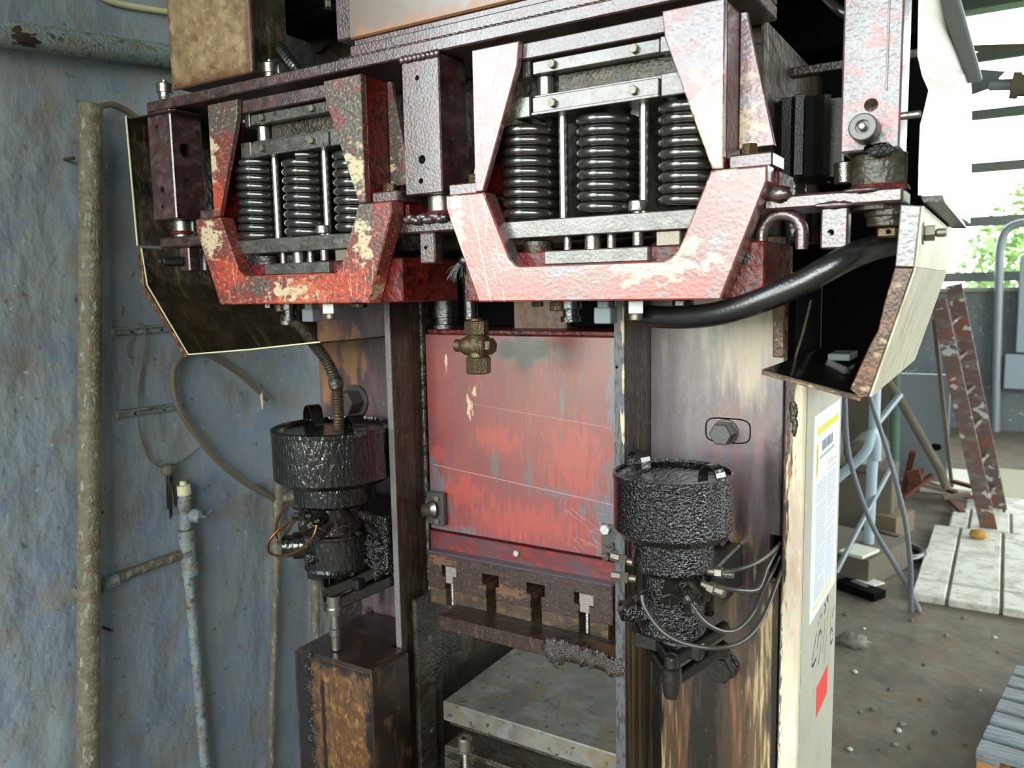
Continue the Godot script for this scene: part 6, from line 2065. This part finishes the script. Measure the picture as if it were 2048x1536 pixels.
	# scrap on the floor behind the column
	t = thing("scrap_box", "dusty brown metal trough lying behind the beige column", "trough", Vector3(-0.8467, 0, -5.7715))
	st = S()
	plank(st, Vector3(-0.8971, 0.1, -5.3076), Vector3(-0.719, 0.1, -5.8633), 0.5, 0.18)
	obj("trough", st, mats.dust, t)
	st = S()
	plank(st, Vector3(-0.7638, 0.22, -5.2003), Vector3(-0.6915, 0.22, -5.4044), 0.16, 0.02)
	obj("paper", st, mats.paper, t)
	st = S()
	plank(st, Vector3(-0.7351, 0.08, -6.4351), Vector3(-0.6376, 0.08, -6.7415), 0.22, 0.16)
	tag(obj("block", st, mats.cardboard), "square brown block lying among the floor scrap", "block")
	st = S()
	var ring := []
	for i in 33:
		var an := TAU * i / 32.0
		ring.append(Vector3(-0.6559, 0.03, -6.0143) + Vector3(cos(an) * 0.24, 0.01 * sin(an * 2), sin(an) * 0.24))
	tube(st, ring, 0.028, 10)
	tag(obj("rubber_ring", st, mats.rubber), "black rubber ring lying flat on the floor by the straps", "ring")
	st = S()
	plank(st, Vector3(-0.8101, 0.03, -6.437), Vector3(-0.5844, 0.03, -6.3088), 0.06, 0.06)
	tag(obj("wood_bar", st, mats.dust), "dusty wooden bar lying beside the square brown block", "bar")
	t = thing("angle_offcut", "rusty red angle iron offcut leaning on the grey cabinet sheet", "offcut", Vector3(-0.6963, 0, -7.9272))
	st = S()
	plank(st, Vector3(-0.7142, 0.02, -7.7318), Vector3(-0.6124, 0.5012, -7.3), 0.05, 0.03, Vector3(0, 0, 1))
	plank(st, Vector3(-0.6457, 0.2778, -7.3), Vector3(-0.5461, 0.3096, -7.3), 0.05, 0.1, Vector3(0, 1, 0))
	obj("angle", st, mats.rust, t)
	t = thing("scrap_pile", "tangle of rusty red scrap metal at the foot of the leaning pipe", "scrap", Vector3(-0.351, 0, -7.8132))
	for i in 9:
		st = S()
		var p := Vector3(-0.349, 0.05, -7.6038) + Vector3(rng.randf_range(-0.3, 0.25), rng.randf_range(0.0, 0.12), rng.randf_range(-0.3, 0.3))
		var d := Vector3(rng.randf_range(-1, 1), rng.randf_range(-0.3, 0.3), rng.randf_range(-1, 1)).normalized() * rng.randf_range(0.1, 0.24)
		plank(st, p - d, p + d, 0.05, 0.03)
		obj("scrap_bar", st, mats.rust if i % 3 else mats.dust, t)
	st = S()
	var vp := Vector3(-0.3589, 0.05, -8.295)
	bb(st, vp.x - 0.25, vp.x + 0.25, 0.0, 0.06, vp.z - 0.6, vp.z + 0.3, 0.01)
	tag(obj("vent_plate", st, mats.paper), "pale perforated plate lying behind the stepladder foot", "plate")
	st = S()
	blob(st, Vector3(-0.1039, 0.075, -6.5511), Vector3(0.06, 0.035, 0.05), 0.4, 21, 10)
	tag(obj("yellow_stone", st, mats.yellowstone), "yellowish stone lying at the stepladder's front foot", "stone")
	st = S()
	blob(st, Vector3(-0.6155, 0.02, -4.3807), Vector3(0.07, 0.035, 0.05), 0.9, 22, 12)
	tag(obj("white_stone", st, mats.concrete), "pale broken stone on the bare floor beside the beige column", "stone")
	t = thing("machine_housing", "dusty round motor with a white hub behind the column", "motor", Vector3(-1.1845, 0, -8.6997))
	st = S()
	var mp := Vector3(-0.8707, 0.5978, -6.4)
	cyl(st, mp + Vector3(0, 0, -0.5), mp, 0.13, 24, 0.02)
	obj("casing", st, mats.dust, t)
	st = S()
	cyl(st, mp, mp + Vector3(0, 0, 0.02), 0.05, 18, 0.005)
	obj("hub", st, mats.paper, t)
	st = S()
	bb(st, mp.x - 0.3, mp.x + 0.2, 0.0, mp.y - 0.1, mp.z - 0.5, mp.z - 0.1, 0.01)
	obj("plinth", st, mats.dust, t)
	st = S()
	bb(st, -1.361, -0.9308, 0.0, 0.9616, -9.2, -8.6, 0.02)
	tag(obj("old_machine", st, mats.dust), "large dusty machine block in the background left of the green post", "machine")
	st = S()
	plank(st, Vector3(-0.5732, 0.03, -5.089), Vector3(-0.8185, 0.03, -5.2093), 0.12, 0.05)
	tag(obj("black_offcut", st, mats.black), "black rubber offcut lying beside the end of the white slabs", "offcut")
	st = S()
	plank(st, Vector3(-0.707, 0.05, -5.1613), Vector3(-0.6235, 0.05, -5.3042), 0.13, 0.01)
	tag(obj("paper_scrap", st, mats.paper), "crumpled pale paper scrap beside the black rubber offcut", "paper")
	t = thing("floor_sheet", "pale bent sheet lying on the floor right of the stepladder", "sheet", Vector3(0.1316, 0, -8.0636))
	st = S()
	var fs := Vector3(0.1499, 0.03, -8.2326)
	bb(st, fs.x - 0.3, fs.x + 0.8, 0.01, 0.035, fs.z - 1.0, fs.z + 0.4, 0.008)
	obj("sheet", st, mat(C("a39d80"), 0.7), t)
	# loose chips
	var proto: MeshInstance3D = null
	var spots := [Vector3(-0.3141, 0, -3.4692), Vector3(-0.2593, 0, -3.4795), Vector3(-0.3134, 0, -3.5869), Vector3(-0.1371, 0, -5.0323), Vector3(-0.1997, 0, -4.7334), Vector3(0.0366, 0, -4.639), Vector3(0.0233, 0, -4.8289), Vector3(-0.3808, 0, -4.8581), Vector3(-0.4776, 0, -3.6713), Vector3(-0.433, 0, -3.7211), Vector3(-0.0261, 0, -4.1469), Vector3(-0.2739, 0, -4.3066), Vector3(-0.3045, 0, -3.6509), Vector3(-0.0675, 0, -3.6098), Vector3(-0.4674, 0, -3.34), Vector3(-0.3623, 0, -3.4), Vector3(0.1313, 0, -4.329), Vector3(-0.7171, 0, -4.7681), Vector3(-0.5945, 0, -4.6169), Vector3(-0.1802, 0, -3.6537), Vector3(-0.1424, 0, -3.9865), Vector3(-0.3881, 0, -3.9536), Vector3(-0.5564, 0, -4.0575), Vector3(-0.2594, 0, -3.9203)]
	for i in spots.size():
		var m: Material = [mats.concrete, mats.dust, mats.paper, mats.dust][i % 4]
		if proto == null:
			st = S()
			blob(st, Vector3(0, 0.004, 0), Vector3(0.014, 0.008, 0.01), 0.5, 33, 6)
			proto = obj("debris_chip", st, m)
			proto.position = spots[0]
			tag(proto, "tiny loose chip of debris on the bare floor", "debris", "loose chips on the floor")
		else:
			var o := dup(proto, spots[i], "", "loose chips on the floor")
			o.rotation.y = i * 1.1
			o.scale = Vector3.ONE * (0.6 + 0.5 * ((i * 7) % 5) / 4.0)
			(o as MeshInstance3D).material_override = m
